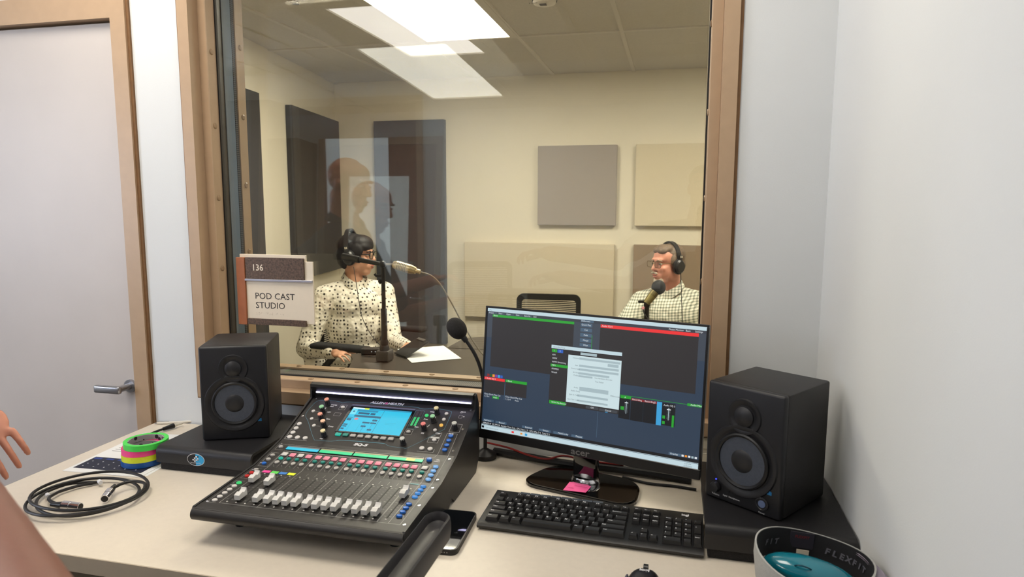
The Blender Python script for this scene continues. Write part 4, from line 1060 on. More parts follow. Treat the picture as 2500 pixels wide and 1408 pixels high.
tape('tape_roll.001', 'fluorescent yellow tape roll between the pink and blue rolls', (222, 232, 44), -1.290, -.298, .757, .0145, .0485)
tape('tape_roll.002', 'hot pink tape roll under the green roll', (255, 74, 150), -1.290, -.297, .7718, .0145, .0485)
tape('tape_roll.003', 'bright green tape roll on top of the tape stack', (74, 220, 84), -1.283, -.293, .7866, .0145, .0515)

M_paper = mat('white paper', (236, 236, 234), .7, noise=.01, nscale=40)
def sheet(name, label, c, rot, w=.2159, h=.2794, z=.7403, th=.0011):
    e = tag(empty(name, (c[0], c[1], z), (0, 0, rot)), label, 'paper', 'loose printed sheets on the desk')
    MB().box((-w / 2, -h / 2, 0), (w / 2, h / 2, th)).build('sheet', M_paper, e)
    return e
s1 = sheet('printed_sheet', 'white printed sheet with a dark screenshot under the tape rolls', (-1.343, -.245), R(0))
s1.rotation_euler = (0, 0, R(3))
pr = MB().use(mat('printed navy', (24, 30, 52), .6, noise=.3, nscale=150)); pr.box((-.098, -.118, .0011), (.092, -.045, .0014)); pr.build('printed_picture', None, s1)
pr = MB().use(mat('printed blue', (44, 70, 150), .6)); 
for i in range(5): pr.box((-.094 + i * .035, -.058, .0014), (-.072 + i * .035, -.050, .0016))
pr.use(M_lite)
for i in range(6):
    for j in range(3): pr.box((-.085 + i * .03, -.105 + j * .016, .0014), (-.082 + i * .03, -.102 + j * .016, .0016))
pr.build('printed_detail', None, s1)['kind'] = 'stuff'
pr = MB().use(M_ink)
for j in range(9): pr.box((-.09, .0 + j * .012, .0011), (-.09 + .12 + .04 * ((j * 7) % 3) / 2, .0015 + j * .012, .0013))
pr.build('printed_text', None, s1)['kind'] = 'stuff'
s2 = sheet('printed_sheet.001', 'second white sheet peeking out beneath the printed one', (-1.338, -.236), R(5), z=.7401, th=.0002)

pn = tag(empty('ballpoint_pen', (-1.436, -.018, .7445), (0, 0, R(24))), 'slim white pen lying against the wall at the back of the desk', 'pen')
MB().cyl((-.045, 0, 0), (.05, 0, 0), .0036, .0036, 12).cyl((.05, 0, 0), (.062, 0, 0), .0036, .001, 12).build('barrel', mat('white plastic', (222, 216, 204), .45), pn, True)
MB().box((-.045, -.0008, .0036), (-.012, .0008, .0046)).cyl((-.045, 0, 0), (-.052, 0, 0), .002, .002, 8).build('clip', M_steel, pn)

M_cable = mat('black cable', (22, 20, 20), .5, bump=.05, bscale=300)
# coiled microphone cable
rc = random.Random(11)
pts = []
cxs, cys = -1.243, -.505
turns = 4
for i in range(turns * 22):
    a = 2 * math.pi * i / 22; t_ = i / 22.0
    ra = .122 + .014 * math.sin(.42 * a + .6) - .010 * t_ / turns; rb_ = .106 + .012 * math.cos(.37 * a + .2) - .010 * t_ / turns
    pts.append((cxs + ra * math.cos(a + R(200)) + .010 * math.sin(.31 * a), cys + rb_ * math.sin(a + R(200)) + .008 * math.cos(.29 * a), .7442 + .0056 * t_ * .75 + .0015 * math.sin(2.3 * a)))
start = [(-1.258, -.5655, .7525), (-1.292, -.558, .7525), (-1.320, -.538, .750), (-1.330, -.505, .748)]
pts = pts[:78]
end = [pts[-1], (-1.140, -.462, .758), (-1.160, -.440, .759), (-1.190, -.437, .759), (-1.208, -.452, .758), (-1.212, -.476, .756)]
path = spline(start, 5)[:-1] + spline([start[-1], (-1.318, -.465, .747), (-1.290, -.435, .746)] + pts[19:], 2)
path = path + spline(end, 6)[1:]
cc = tag(empty('microphone_cable', (-1.243, -.505, .74)), 'coiled black microphone cable with metal connectors on the left of the desk', 'cable')
off = Vector((-1.243, -.505, .74))
MB().tube([Vector(p) - off for p in path], .0034, 8).build('cable_coil', M_cable, cc, True)
def xlr(a, b, nm):
    a = Vector(a) - off; b = Vector(b) - off; d = (b - a).normalized()
    MB().cyl(a - d * .028, a - d * .002, .0045, .0078, 16).build('cable_boot', M_surr, cc, True)
    MB().cyl(a, a + d * .017, .0096, .0096, 20).cyl(a + d * .017, a + d * .019, .0085, .0085, 20).cyl(a + d * .019, b, .0093, .0088, 20).build('metal_shell', M_chrome, cc, True)
    MB().cyl(b - d * .0005, b + d * .0005, .0072, .0072, 16).build('connector_face', M_black, cc)
xlr((-1.252, -.566, .7525), (-1.212, -.5615, .7515), 'f')
xlr((-1.207, -.488, .7545), (-1.192, -.519, .7525), 'm')
for p in ((-1.334, -.529, .7495), (-1.280, -.4425, .7505)):
    MB().cyl(Vector(p) - off - Vector((.006, -.004, 0)), Vector(p) - off + Vector((.006, -.004, 0)), .0046, .0046, 12).build('white_tag', M_lite, cc)
# plug cable by the wall
pc = tag(empty('plug_cable', (-1.405, -.07, .74)), 'black cable with a white tipped plug behind the left pad', 'cable')
off2 = Vector((-1.405, -.07, .74))
MB().tube([p - off2 for p in spline([(-1.413, -.083, .7485), (-1.424, -.125, .7455), (-1.41, -.19, .7455), (-1.36, -.175, .7455), (-1.29, -.13, .7455), (-1.236, -.115, .7455)], 8)], .0036, 8).build('cord', M_cable, pc, True)
MB().cyl(Vector((-1.414, -.085, .748)) - off2, Vector((-1.404, -.055, .749)) - off2, .005, .0075, 16).build('plug_grip', M_surr, pc, True)
MB().cyl(Vector((-1.404, -.055, .749)) - off2, Vector((-1.396, -.028, .7495)) - off2, .005, .0038, 14).build('plug_tip', mat('white plastic', (222, 216, 204), .45), pc, True)
# cables behind the monitor
def cable(name, label, pts, r, m):
    o = Vector(pts[0]); 
    c = MB().tube([p - o for p in spline(pts, 8)], r, 8).build(name, m, None, True, tuple(o)); return tag(c, label, 'cable', 'cables behind the monitor')
M_redc = mat('red cable', (150, 34, 32), .45)
cable('power_cable', 'thick black cable bundle lying along the wall behind the monitor', [(-.44, -.03, .75), (-.34, -.055, .752), (-.24, -.075, .752), (-.12, -.08, .752), (.0, -.09, .75), (.06, -.10, .75)], .010, M_cable)
cable('red_cable', 'thin dark red cable behind the monitor stand', [(-.47, -.012, .765), (-.40, -.035, .764), (-.34, -.07, .763), (-.29, -.085, .763), (-.25, -.066, .768), (-.19, -.075, .764), (-.10, -.08, .764)], .0026, M_redc)
cable('black_cable', 'thin black cable looping down from the monitor to the desk', [(-.44, -.016, .815), (-.39, -.022, .792), (-.33, -.034, .778), (-.26, -.044, .772), (-.2, -.05, .771), (-.12, -.05, .771)], .003, M_cable)
cable('black_cable.001', 'black cable crossing the desk under the right edge of the monitor', [(-.10, -.105, .7435), (-.04, -.128, .7435), (.02, -.13, .7435), (.07, -.138, .7435)], .0032, M_cable)
cable('black_cable.002', 'black cable running behind the monitor base towards the right speaker', [(-.13, -.06, .7665), (-.05, -.07, .7665), (.02, -.075, .765), (.1, -.08, .755)], .004, M_cable)
cable('red_cable.001', 'dark red cable behind the left speaker beside the mixer', [(-1.02, -.012, .80), (-.97, -.014, .806), (-.90, -.015, .804), (-.80, -.016, .802)], .003, M_redc)
cable('black_cable.003', 'black cable lying behind the mixer under the window sill', [(-.95, -.02, .752), (-.8, -.045, .752), (-.62, -.05, .752), (-.5, -.03, .752)], .006, M_cable)

# ================================================================ GOOSENECK TALKBACK MIC
gm = tag(empty('gooseneck_microphone', (-.458, -.055, .74)), 'black gooseneck microphone with round foam tip between mixer and monitor', 'microphone')
o3 = Vector((-.458, -.055, .74))
MB().ell(Vector((-0.533, -.055, 1.0775)) - o3, (.0245, .0245, .030), (0, R(-38), 0), 24, 16).build('foam_windscreen', M_foam, gm, True)
MB().tube([p - o3 for p in spline([(-0.519, -.055, 1.0600), (-0.499, -.055, 1.0350), (-0.482, -.055, 1.0070), (-0.469, -.055, 0.9720), (-0.461, -.055, 0.9270), (-0.458, -.055, 0.8470), (-0.458, -.055, 0.7470)], 8)], .0048, 10).build('gooseneck', M_cable, gm, True)
MB().cyl(Vector((-0.518, -.055, 1.0590)) - o3, Vector((-0.507, -.055, 1.0450)) - o3, .0085, .007, 14).build('capsule_collar', M_surr, gm, True)
MB().lathe([(.03, .001), (.03, .012), (.014, .02), (.008, .024), (0, .024)], 24).build('base', M_surr, gm, True)

# ================================================================ CAP ON THE DESK
cp = tag(empty('baseball_cap', (.226, -.588, .7455), (0, 0, 0)), 'grey baseball cap lying open with black sweatband at the right edge', 'cap')
M_cap_f = mat('grey cap cloth', (178, 178, 174), .9, bump=.5, bscale=900, noise=.05, nscale=200)
M_band = mat('black sweatband', (14, 13, 17), .8, bump=.2, bscale=600)
Mc = Matrix.Translation((0, 0, .0)) @ Matrix.Rotation(R(3), 4, 'Y') @ Matrix.Rotation(R(2), 4, 'X')
def bowl(a, b, prof, n=48, wob=0.0):
    vs = []; fs = []
    for k, (q, z) in enumerate(prof):
        for i in range(n):
            t = 2 * math.pi * i / n
            vs.append((a * q * math.cos(t), b * q * math.sin(t), z + wob * math.cos(2 * t + .6) * q))
    for k in range(len(prof) - 1):
        for i in range(n): j = (i + 1) % n; fs.append((k * n + i, k * n + j, (k + 1) * n + j, (k + 1) * n + i))
    return vs, fs
prof_o = [(.18, .004), (.5, .006), (.78, .02), (.93, .045), (1.0, .08), (1.0, .10)]
vs, fs = bowl(.088, .090, prof_o + [(.97, .1005), (.955, .08), (.89, .045), (.74, .024), (.48, .010), (.18, .008)], 48, .006); fs.append(tuple(range(47, -1, -1))); fs.append(tuple(11 * 48 + i for i in range(48)))
MB().add(vs, fs, Mc).build('crown', M_cap_f, cp, True)
vs, fs = bowl(.088, .090, [(.968, .0995), (.958, .0995), (.905, .052), (.92, .052)], 48, .006)
MB().add(vs, fs + [(3 * 48 + i, 3 * 48 + (i + 1) % 48, (i + 1) % 48, i) for i in range(48)], Mc).build('sweatband', M_band, cp, True)
t = MB()
for tx, a0, sz in (('FLEXFIT', R(62), .015), ('FIT', R(140), .013)):
    for q, ch in enumerate(tx):
        a = a0 - q * R(8.5); p = Vector((.088 * .913 * math.cos(a), .090 * .913 * math.sin(a), .073 + .006 * math.cos(2 * a + .6)))
        text_mesh(t, ch, sz, Mc @ Matrix.Translation(p) @ Matrix.Rotation(math.atan2(math.sin(a) / .09, math.cos(a) / .088) - R(90), 4, 'Z') @ Matrix.Rotation(R(90), 4, 'X'), 'CENTER', .2, .0006)
t.build('band_lettering', mat('band grey print', (96, 94, 102), .7), cp)['kind'] = 'stuff'
MB().box((-.020, .0815, .066), (.018, .0835, .094), Mc).build('size_label', mat('dark woven label', (40, 36, 46), .8), cp)
t = MB(); text_mesh(t, 'FLEXFIT', .0065, Mc @ Matrix.Translation((-.001, .0812, .084)) @ Matrix.Rotation(R(90), 4, 'X'), 'CENTER', 0, .0002); t.build('label_lettering', mat('label red', (110, 28, 36), .7), cp)['kind'] = 'stuff'
MB().box((-.008, .0795, .050), (.012, .0805, .064), Mc).build('care_tag', M_cream, cp)
vis = []
for i in range(17):
    a = R(-62 + i * 124 / 16); vis.append((math.cos(a), math.sin(a)))
vb = MB(); n = len(vis)
vv = []
for k, (s, dz) in enumerate(((.97, .098), (1.12, .101), (1.24, .096), (1.27, .089))):
    for x, y in vis:
        f_ = 1 + (s - 1) * max(0, x) ** .6
        vv.append((.088 * x * f_ + (.0 if k == 0 else .004), .080 * y * (1 + (s - 1) * .15), dz - .030 * (y * y) * (s - .9)))
m_ = len(vv)
vv += [(x, y, z - .003) for x, y, z in vv]
ff = []
for k in range(3):
    for i in range(n - 1):
        q = (k * n + i, k * n + i + 1, (k + 1) * n + i + 1, (k + 1) * n + i); ff.append(q); ff.append(tuple(m_ + j for j in q[::-1]))
for i in range(n - 1): ff.append((3 * n + i, 3 * n + i + 1, m_ + 3 * n + i + 1, m_ + 3 * n + i))
Mv = Mc @ Matrix.Rotation(R(-32), 4, 'Z')
vb.add(vv, ff, Mv).build('visor', mat('lavender grey cap cloth', (150, 142, 156), .9, bump=.4, bscale=900), cp, True)
tl = tag(empty('glasses_case', (.228, -.582, .806), (0, R(6), R(-8))), 'glossy teal case lying inside the upturned cap', 'case')
MB().ell((0, 0, .006), (.070, .032, .022), None, 28, 16).build('case_shell', mat('teal gloss plastic', (16, 122, 142), .15, coat=.6), tl, True)
MB().tube([(-.012 + .012 * math.cos(R(a)), -.021 + .004 * math.sin(R(a)), .0205 - .005 * math.sin(R(a))) for a in range(180, 361, 20)], .0012, 6).build('thumb_catch', mat('dark teal', (8, 74, 92), .3), tl, True)

# ================================================================ PEOPLE
def skin(name, rgb): return mat(name, rgb, .48, noise=.05, nscale=25, bump=.12, bscale=300, subs=.06)
def frame_of(loc, yaw, pitch=0.0, roll=0.0): return Matrix.Translation(loc) @ Matrix.Rotation(yaw, 4, 'Z') @ Matrix.Rotation(pitch, 4, 'X') @ Matrix.Rotation(roll, 4, 'Y')
def E_(M, c, r, rot=(0, 0, 0)): return ('e', M @ Vector(c), r, (M.to_3x3() @ Euler(rot).to_matrix()).to_euler())
def C_(M, a, b, r0, r1): return ('c', M @ Vector(a), M @ Vector(b), r0, r1)
def head_parts(M, jaw=1.0, nose=1.0):
    return [E_(M, (0, .018, .035), (.074, .094, .082)), E_(M, (0, -.035, .045), (.062, .050, .058)), E_(M, (0, -.028, -.035), (.060 * jaw, .060, .070)), E_(M, (0, -.056, -.088), (.034 * jaw, .032, .026)),
            E_(M, (0, -.080, -.060), (.030, .020, .022)), E_(M, (.036, -.066, -.018), (.020, .020, .018)), E_(M, (-.036, -.066, -.018), (.020, .020, .018)), E_(M, (0, -.078, .036), (.048, .017, .011)),
            C_(M, (0, -.088, .022), (0, -.108 * nose, -.016), .0085, .0125), E_(M, (.011, -.098, -.022), (.0085, .010, .008)), E_(M, (-.011, -.098, -.022), (.0085, .010, .008)),
            E_(M, (0, -.095, -.052), (.022, .010, .0055)), E_(M, (0, -.092, -.066), (.019, .010, .006)),
            E_(M, (.074, .012, -.004), (.009, .019, .031), (0, 0, R(18))), E_(M, (-.074, .012, -.004), (.009, .019, .031), (0, 0, R(-18))),
            E_(M, (.045, .0, -.055), (.022, .045, .040)), E_(M, (-.045, .0, -.055), (.022, .045, .040))]
def hand_parts(W, T, side_thumb, curl=.35, s=1.0):
    """W: frame at the wrist; fingers along local -Z, palm facing local -Y, thumb towards +X*side"""
    P = [E_(W, (0, 0, -.045 * s), (.043 * s, .015 * s, .046 * s)), C_(W, (0, 0, .02), (0, 0, -.02 * s), .026 * s, .027 * s)]
    for k, (x, l) in enumerate(((.035, .070), (.0118, .080), (-.0118, .074), (-.034, .058))):
        x *= side_thumb
        a = Vector((x, 0, -.082 * s)); c = curl * (1 + .12 * k)
        r = .0078 * s
        for seg, f in enumerate((.45, .32, .25)):
            ang = c * (seg + .6); d = Vector((x * 1.8, -math.sin(ang), -math.cos(ang))) * (l * f * s)
            P.append(C_(W, a, a + d, r, r * .93)); a = a + d; r *= .93
    a = Vector((.034 * side_thumb, -.004, -.022 * s)); b = a + Vector((.026 * side_thumb, -.014, -.030 * s)); c = b + Vector((.008 * side_thumb, -.012, -.026 * s))
    P += [C_(W, Vector((.012 * side_thumb, 0, -.012)), a, .016 * s, .013 * s), C_(W, a, b, .012 * s, .0105 * s), C_(W, b, c, .0105 * s, .0092 * s)]
    return P
def wrist_frame(elbow, wrist, palm=(0, 0, -1)):
    """local -Z runs on from the forearm; local -Y is the palm side"""
    z = (Vector(elbow) - Vector(wrist)).normalized(); y = -(Vector(palm) - z * Vector(palm).dot(z)).normalized(); x = y.cross(z)
    return Matrix(((x.x, y.x, z.x, wrist[0]), (x.y, y.y, z.y, wrist[1]), (x.z, y.z, z.z, wrist[2]), (0, 0, 0, 1)))
def face_bits(M, o, iris=(50, 34, 24), brow=(40, 30, 26), lips=(170, 96, 84)):
    ew = MB(); ir = MB(); br = MB(); lp = MB()
    for s in (-1, 1):
        MB().ell(M @ Vector((s * .031, -.0795, .012)), (.0105, .0098, .0058), M.to_euler()).build('eye', mat('eye white', (226, 218, 210), .25), o, True)
        MB().ell(M @ Vector((s * .031, -.0885, .012)), (.0048, .0030, .0048), M.to_euler()).build('iris', mat('iris %d' % iris[0], iris, .15), o, True)
        MB().tube([M @ Vector(p) for p in ((s * .014, -.0945, .030), (s * .030, -.0955, .0355), (s * .050, -.082, .030))], .0032, 8).build('eyebrow', mat('brow %d' % brow[0], brow, .8), o, True)
    MB().ell(M @ Vector((0, -.1005, -.0520)), (.0215, .0065, .0045), M.to_euler()).build('lip', mat('lips', lips, .45), o, True)
    MB().ell(M @ Vector((0, -.0975, -.0645)), (.018, .0065, .0048), M.to_euler()).build('lip', mat('lips', lips, .45), o, True)
def glasses(M, o, rim, rr=.0022, w=.027, h=.019):
    g = MB()
    for s in (-1, 1):
        c = s * .034
        pts = [M @ Vector((c + p[0], -.104 + .05 * (abs(c + p[0]) ** 1.5), .010 + p[1])) for p in rrect(-w, -h, w, h, .011, 4)]
        g.tube(pts, rr, 8, True)
        g.tube([M @ Vector((s * .060, -.098, .018)), M @ Vector((s * .074, -.07, .018)), M @ Vector((s * .080, .01, .012))], rr, 8)
        lens = MB(); q = [M @ Vector((c + p[0] * .95, -.104 + .05 * (abs(c + p[0]) ** 1.5), .010 + p[1] * .95)) for p in rrect(-w, -h, w, h, .011, 4)]
        nn = (M.to_3x3() @ Vector((0, -.0012, 0))); n = len(q)
        lens.add(q + [p + nn for p in q], [tuple(range(n)), tuple(range(2 * n - 1, n - 1, -1))] + [(i, n + i, n + (i + 1) % n, (i + 1) % n) for i in range(n)]).build('eyeglass_lens', M_glass, o)
    g.tube([M @ Vector((-.010, -.103, .014)), M @ Vector((0, -.106, .018)), M @ Vector((.010, -.103, .014))], rr, 8)
    g.build('eyeglass_frame', rim, o, True)
def headphones(name, label, M, lift=.0, cord=None):
    e = tag(empty(name, tuple(M.translation)), label, 'headphones', 'headphones worn in the studio')
    e.rotation_euler = M.to_euler()
    M_hp = mat('headphone black', (34, 33, 34), .35, bump=.05)
    for dy, nm in ((0, 'headband'),):
        vs = []; fs = []; N = 26
        for i in range(N + 1):
            a = R(6 + 168 * i / N)
            for r, y in ((1.0, -.012), (1.0, .016), (1.07, .016), (1.07, -.012)):
                vs.append(((.088 + lift * .5) * r * math.cos(a), y + .012, .012 + (.122 + lift) * r * math.sin(a)))
        for i in range(N):
            for k in range(4): j = (k + 1) % 4; fs.append((4 * i + k, 4 * i + j, 4 * i + 4 + j, 4 * i + 4 + k))
        fs += [(3, 2, 1, 0), (4 * N, 4 * N + 1, 4 * N + 2, 4 * N + 3)]
        MB().add(vs, fs).build('headband', M_hp, e, True)
    for s in (-1, 1):
        MB().lathe([(.030, 0), (.038, .004), (.038, .016), (.030, .022), (0, .022)], 28, Matrix.Translation((s * .072, .012, -.006)) @ Matrix.Rotation(R(90 * s), 4, 'Y') @ Matrix.Diagonal((1.24, 1.06, 1, 1))).build('ear_cushion', mat('ear pad leather', (16, 15, 16), .5), e, True)
        MB().lathe([(.032, .020), (.034, .026), (.026, .036), (0, .038)], 28, Matrix.Translation((s * .072, .012, -.006)) @ Matrix.Rotation(R(90 * s), 4, 'Y') @ Matrix.Diagonal((1.22, 1.03, 1, 1))).build('ear_cup', M_hp, e, True)
        MB().rbox((s * .096 - .003, .004, .038), (s * .096 + .003, .026, .062), .001, 1).build('yoke', M_hp, e)
        MB().box((s * .0995 - .0015, .007, .044), (s * .0995 + .0015, .0135, .058)).build('size_marker', M_chrome, e); MB().box((s * .0995 - .0015, .0165, .044), (s * .0995 + .0015, .023, .058)).build('size_marker', M_chrome, e)
    if cord:
        Mi = M.inverted(); MB().tube([Mi @ p for p in spline(cord, 8)], .0022, 8).build('headphone_cord', M_cable, e, True)
    MB().add([(.0945 * math.cos(R(a)), y, .012 + (.1315 + lift) * math.sin(R(a))) for a in (96, 112, 128) for y in (.008, .018)], [(0, 1, 3, 2), (2, 3, 5, 4)]).build('band_print', M_steel, e)
    return e
def person(name, label, parts, skinm, voxel=.0065, sm=5):
    o = obj(name, blob_mesh(name, parts, voxel, sm, [skinm])); return tag(o, label, 'person')
def cloth(name, parts, m, o, voxel=.0075, sm=4):
    return obj(name, blob_mesh(name, parts, voxel, sm, [m]), o)

# -- patterned cloth
def dots_mat():
    m = bpy.data.materials.new('cream shirt with dark dots'); m.use_nodes = True; nt = m.node_tree; b = nt.nodes['Principled BSDF']; b.inputs['Roughness'].default_value = .85
    tc = nt.nodes.new('ShaderNodeTexCoord'); vo = nt.nodes.new('ShaderNodeTexVoronoi'); vo.inputs['Scale'].default_value = 46; vo.inputs['Randomness'].default_value = .25
    cr = nt.nodes.new('ShaderNodeValToRGB'); cr.color_ramp.interpolation = 'LINEAR'; cr.color_ramp.elements[0].position = .27; cr.color_ramp.elements[0].color = (*lin((58, 52, 46)), 1); cr.color_ramp.elements[1].position = .33; cr.color_ramp.elements[1].color = (*lin((232, 226, 212)), 1)
    nt.links.new(tc.outputs['Object'], vo.inputs['Vector']); nt.links.new(vo.outputs['Distance'], cr.inputs['Fac']); nt.links.new(cr.outputs['Color'], b.inputs['Base Color'])
    n2 = nt.nodes.new('ShaderNodeTexNoise'); n2.inputs['Scale'].default_value = 16; bp = nt.nodes.new('ShaderNodeBump'); bp.inputs['Strength'].default_value = .8; bp.inputs['Distance'].default_value = .035
    nt.links.new(tc.outputs['Object'], n2.inputs['Vector']); nt.links.new(n2.outputs['Fac'], bp.inputs['Height']); nt.links.new(bp.outputs['Normal'], b.inputs['Normal']); return m
def check_mat(ang):
    m = bpy.data.materials.new('white and grey green checked shirt'); m.use_nodes = True; nt = m.node_tree; b = nt.nodes['Principled BSDF']; b.inputs['Roughness'].default_value = .85
    tc = nt.nodes.new('ShaderNodeTexCoord'); mp = nt.nodes.new('ShaderNodeMapping'); mp.inputs['Rotation'].default_value = (0, R(4), ang); nt.links.new(tc.outputs['Object'], mp.inputs['Vector'])
    sx = nt.nodes.new('ShaderNodeSeparateXYZ'); nt.links.new(mp.outputs['Vector'], sx.inputs['Vector']); out = []
    for ax, fr in (('X', 62.0), ('Z', 62.0)):
        mu = nt.nodes.new('ShaderNodeMath'); mu.operation = 'MULTIPLY'; mu.inputs[1].default_value = fr; nt.links.new(sx.outputs[ax], mu.inputs[0])
        f_ = nt.nodes.new('ShaderNodeMath'); f_.operation = 'FRACT'; nt.links.new(mu.outputs[0], f_.inputs[0])
        l = nt.nodes.new('ShaderNodeMath'); l.operation = 'LESS_THAN'; l.inputs[1].default_value = .45; nt.links.new(f_.outputs[0], l.inputs[0]); out.append(l)
    a = nt.nodes.new('ShaderNodeMath'); a.operation = 'ADD'; nt.links.new(out[0].outputs[0], a.inputs[0]); nt.links.new(out[1].outputs[0], a.inputs[1])
    h = nt.nodes.new('ShaderNodeMath'); h.operation = 'MULTIPLY'; h.inputs[1].default_value = .5; nt.links.new(a.outputs[0], h.inputs[0])
    cr = nt.nodes.new('ShaderNodeValToRGB'); cr.color_ramp.elements[0].color = (*lin((234, 230, 216)), 1); cr.color_ramp.elements[1].color = (*lin((124, 130, 118)), 1); e_ = cr.color_ramp.elements.new(.5); e_.color = (*lin((182, 184, 168)), 1)
    nt.links.new(h.outputs[0], cr.inputs['Fac']); nt.links.new(cr.outputs['Color'], b.inputs['Base Color'])
    n2 = nt.nodes.new('ShaderNodeTexNoise'); n2.inputs['Scale'].default_value = 14; bp = nt.nodes.new('ShaderNodeBump'); bp.inputs['Strength'].default_value = .8; bp.inputs['Distance'].default_value = .035
    nt.links.new(tc.outputs['Object'], n2.inputs['Vector']); nt.links.new(n2.outputs['Fac'], bp.inputs['Height']); nt.links.new(bp.outputs['Normal'], b.inputs['Normal']); return m
def collar(o, M, m, r=.064, tilt=-12, gap=14, drop=.046):
    """folded shirt collar round the neck, open in a V at the throat (local -Y)"""
    vs = []; fs = []; N = 36
    Mc_ = M @ Matrix.Rotation(R(tilt), 4, 'X')
    for i in range(N + 1):
        a = R(-90 + gap + (360 - 2 * gap) * i / N); f = abs(i - N / 2) / (N / 2)
        v = max(0, f - .45) / .55
        sp = r + .010 * v; dz = -.034 * v ** 1.4
        for rr, z in ((sp, .014 + dz), (sp + .004, .020 + dz), (sp + .018 + .010 * v, -.016 + dz - (drop - .030) * v), (sp + .013 + .010 * v, -.019 + dz - (drop - .030) * v)):
            vs.append(Mc_ @ Vector((rr * math.cos(a), rr * math.sin(a) * 1.05, z)))
    for i in range(N):
        for k in range(4): j = (k + 1) % 4; fs.append((4 * i + k, 4 * i + 4 + k, 4 * i + 4 + j, 4 * i + j))
    fs += [(0, 1, 2, 3), (4 * N + 3, 4 * N + 2, 4 * N + 1, 4 * N)]
    return MB().add(vs, fs).build('collar', m, o, True)
I4 = Matrix.Identity(4)

# ---------------------------------------------------------------- seated person, left, dotted shirt
H = frame_of((-1.830, 2.0, 1.085), R(96), R(2))
NB = (-1.848, 2.0, .905)
RS, LS = (-1.985, 1.885, .85), (-1.715, 2.125, .855)
RE, LE = (-2.065, 1.80, .555), (-1.60, 1.985, .585)
RW, LW = (-1.80, 1.655, .575), (-1.43, 1.79, .60)
sk = skin('skin warm tan', (212, 160, 132))
body = head_parts(H) + [C_(I4, H @ Vector((0, .02, -.06)), NB, .050, .055), E_(I4, (-1.85, 2.0, .76), (.12, .13, .14)), E_(I4, (-1.86, 2.01, .58), (.115, .12, .15)), E_(I4, (-1.87, 2.02, .45), (.14, .14, .09)),
    C_(I4, Vector(NB) - Vector((0, 0, .045)), RS, .05, .045), C_(I4, Vector(NB) - Vector((0, 0, .045)), LS, .05, .045), C_(I4, RS, RE, .045, .038), C_(I4, RE, RW, .038, .027), C_(I4, LS, LE, .045, .038), C_(I4, LE, LW, .038, .027),
    C_(I4, (-1.82, 1.94, .42), (-1.50, 1.72, .46), .075, .055), C_(I4, (-1.78, 2.06, .42), (-1.42, 1.95, .46), .075, .055), C_(I4, (-1.50, 1.72, .46), (-1.46, 1.70, .08), .05, .038), C_(I4, (-1.42, 1.95, .46), (-1.38, 1.94, .08), .05, .038), E_(I4, (-1.40, 1.68, .045), (.11, .045, .04)), E_(I4, (-1.32, 1.92, .045), (.11, .045, .04))]
body += hand_parts(wrist_frame(RE, RW, (.2, .2, -1)), None, -1, .3, .95) + hand_parts(wrist_frame(LE, LW, (0, 0, -1)), None, 1, .2, .95)
p1 = person('person', 'seated person in a cream dotted shirt with dark hair and black glasses', body, sk, .006, 4)
face_bits(H, p1)
M_dot = dots_mat()
cloth('shirt', [E_(I4, (-1.85, 2.0, .79), (.165, .145, .135), (0, 0, R(45))), E_(I4, (-1.855, 2.0, .66), (.170, .152, .19), (0, 0, R(45))), E_(I4, (-1.865, 2.01, .49), (.180, .175, .14)), C_(I4, (-1.845, 2.0, .895), RS, .066, .070), C_(I4, (-1.845, 2.0, .895), LS, .066, .068), C_(I4, (-1.868, 2.018, .895), (-1.866, 2.016, .920), .056, .050),
    C_(I4, RS, RE, .070, .060), C_(I4, RE, Vector(RE).lerp(Vector(RW), .9), .058, .040), C_(I4, LS, LE, .066, .056), C_(I4, LE, Vector(LE).lerp(Vector(LW), .92), .054, .038), E_(I4, (-2.035, 1.83, .49), (.060, .06, .10)), E_(I4, (-2.015, 1.86, .42), (.055, .06, .10))], M_dot, p1, .007, 4)
collar(p1, frame_of((-1.840, 1.995, .960), R(58)), M_dot, .062, 16)
cloth('trousers', [E_(I4, (-1.87, 2.02, .41), (.17, .17, .09)), C_(I4, (-1.82, 1.94, .42), (-1.50, 1.72, .46), .088, .066), C_(I4, (-1.78, 2.06, .42), (-1.42, 1.95, .46), .088, .066), C_(I4, (-1.50, 1.72, .46), (-1.46, 1.70, .10), .062, .055), C_(I4, (-1.42, 1.95, .46), (-1.38, 1.94, .10), .062, .055)], mat('dark trousers', (40, 38, 38), .9, bump=.2), p1, .01, 3)
M_hairb = mat('black hair', (24, 19, 20), .6, noise=.4, nscale=140, bump=.5, bscale=200)
cloth('hair', [E_(H, (0, .026, .056), (.085, .098, .080)), E_(H, (0, .056, .0), (.079, .066, .085)), E_(H, (0, -.020, .080), (.078, .080, .050)), E_(H, (.022, -.064, .066), (.050, .034, .030), (R(35), 0, R(14))), E_(H, (-.026, -.062, .064), (.050, .034, .030), (R(35), 0, R(-14))), E_(H, (-.070, -.022, .038), (.018, .044, .045)), E_(H, (.070, -.022, .038), (.018, .044, .045)), E_(H, (-.070, -.034, .010), (.010, .016, .034)), E_(H, (.070, -.034, .010), (.010, .016, .034))], M_hairb, p1, .005, 5)
glasses(H, p1, mat('black acetate', (16, 14, 14), .25), .0027)
headphones('headphones', 'black headphones on the dark haired person in the dotted shirt', H @ Matrix.Translation((0, .004, .004)) @ Matrix.Rotation(R(-10), 4, 'X'), .018, [(-1.80, 1.90, 1.03), (-1.765, 1.86, .93), (-1.745, 1.845, .84), (-1.72, 1.835, .74), (-1.66, 1.83, .64), (-1.58, 1.80, .58)])

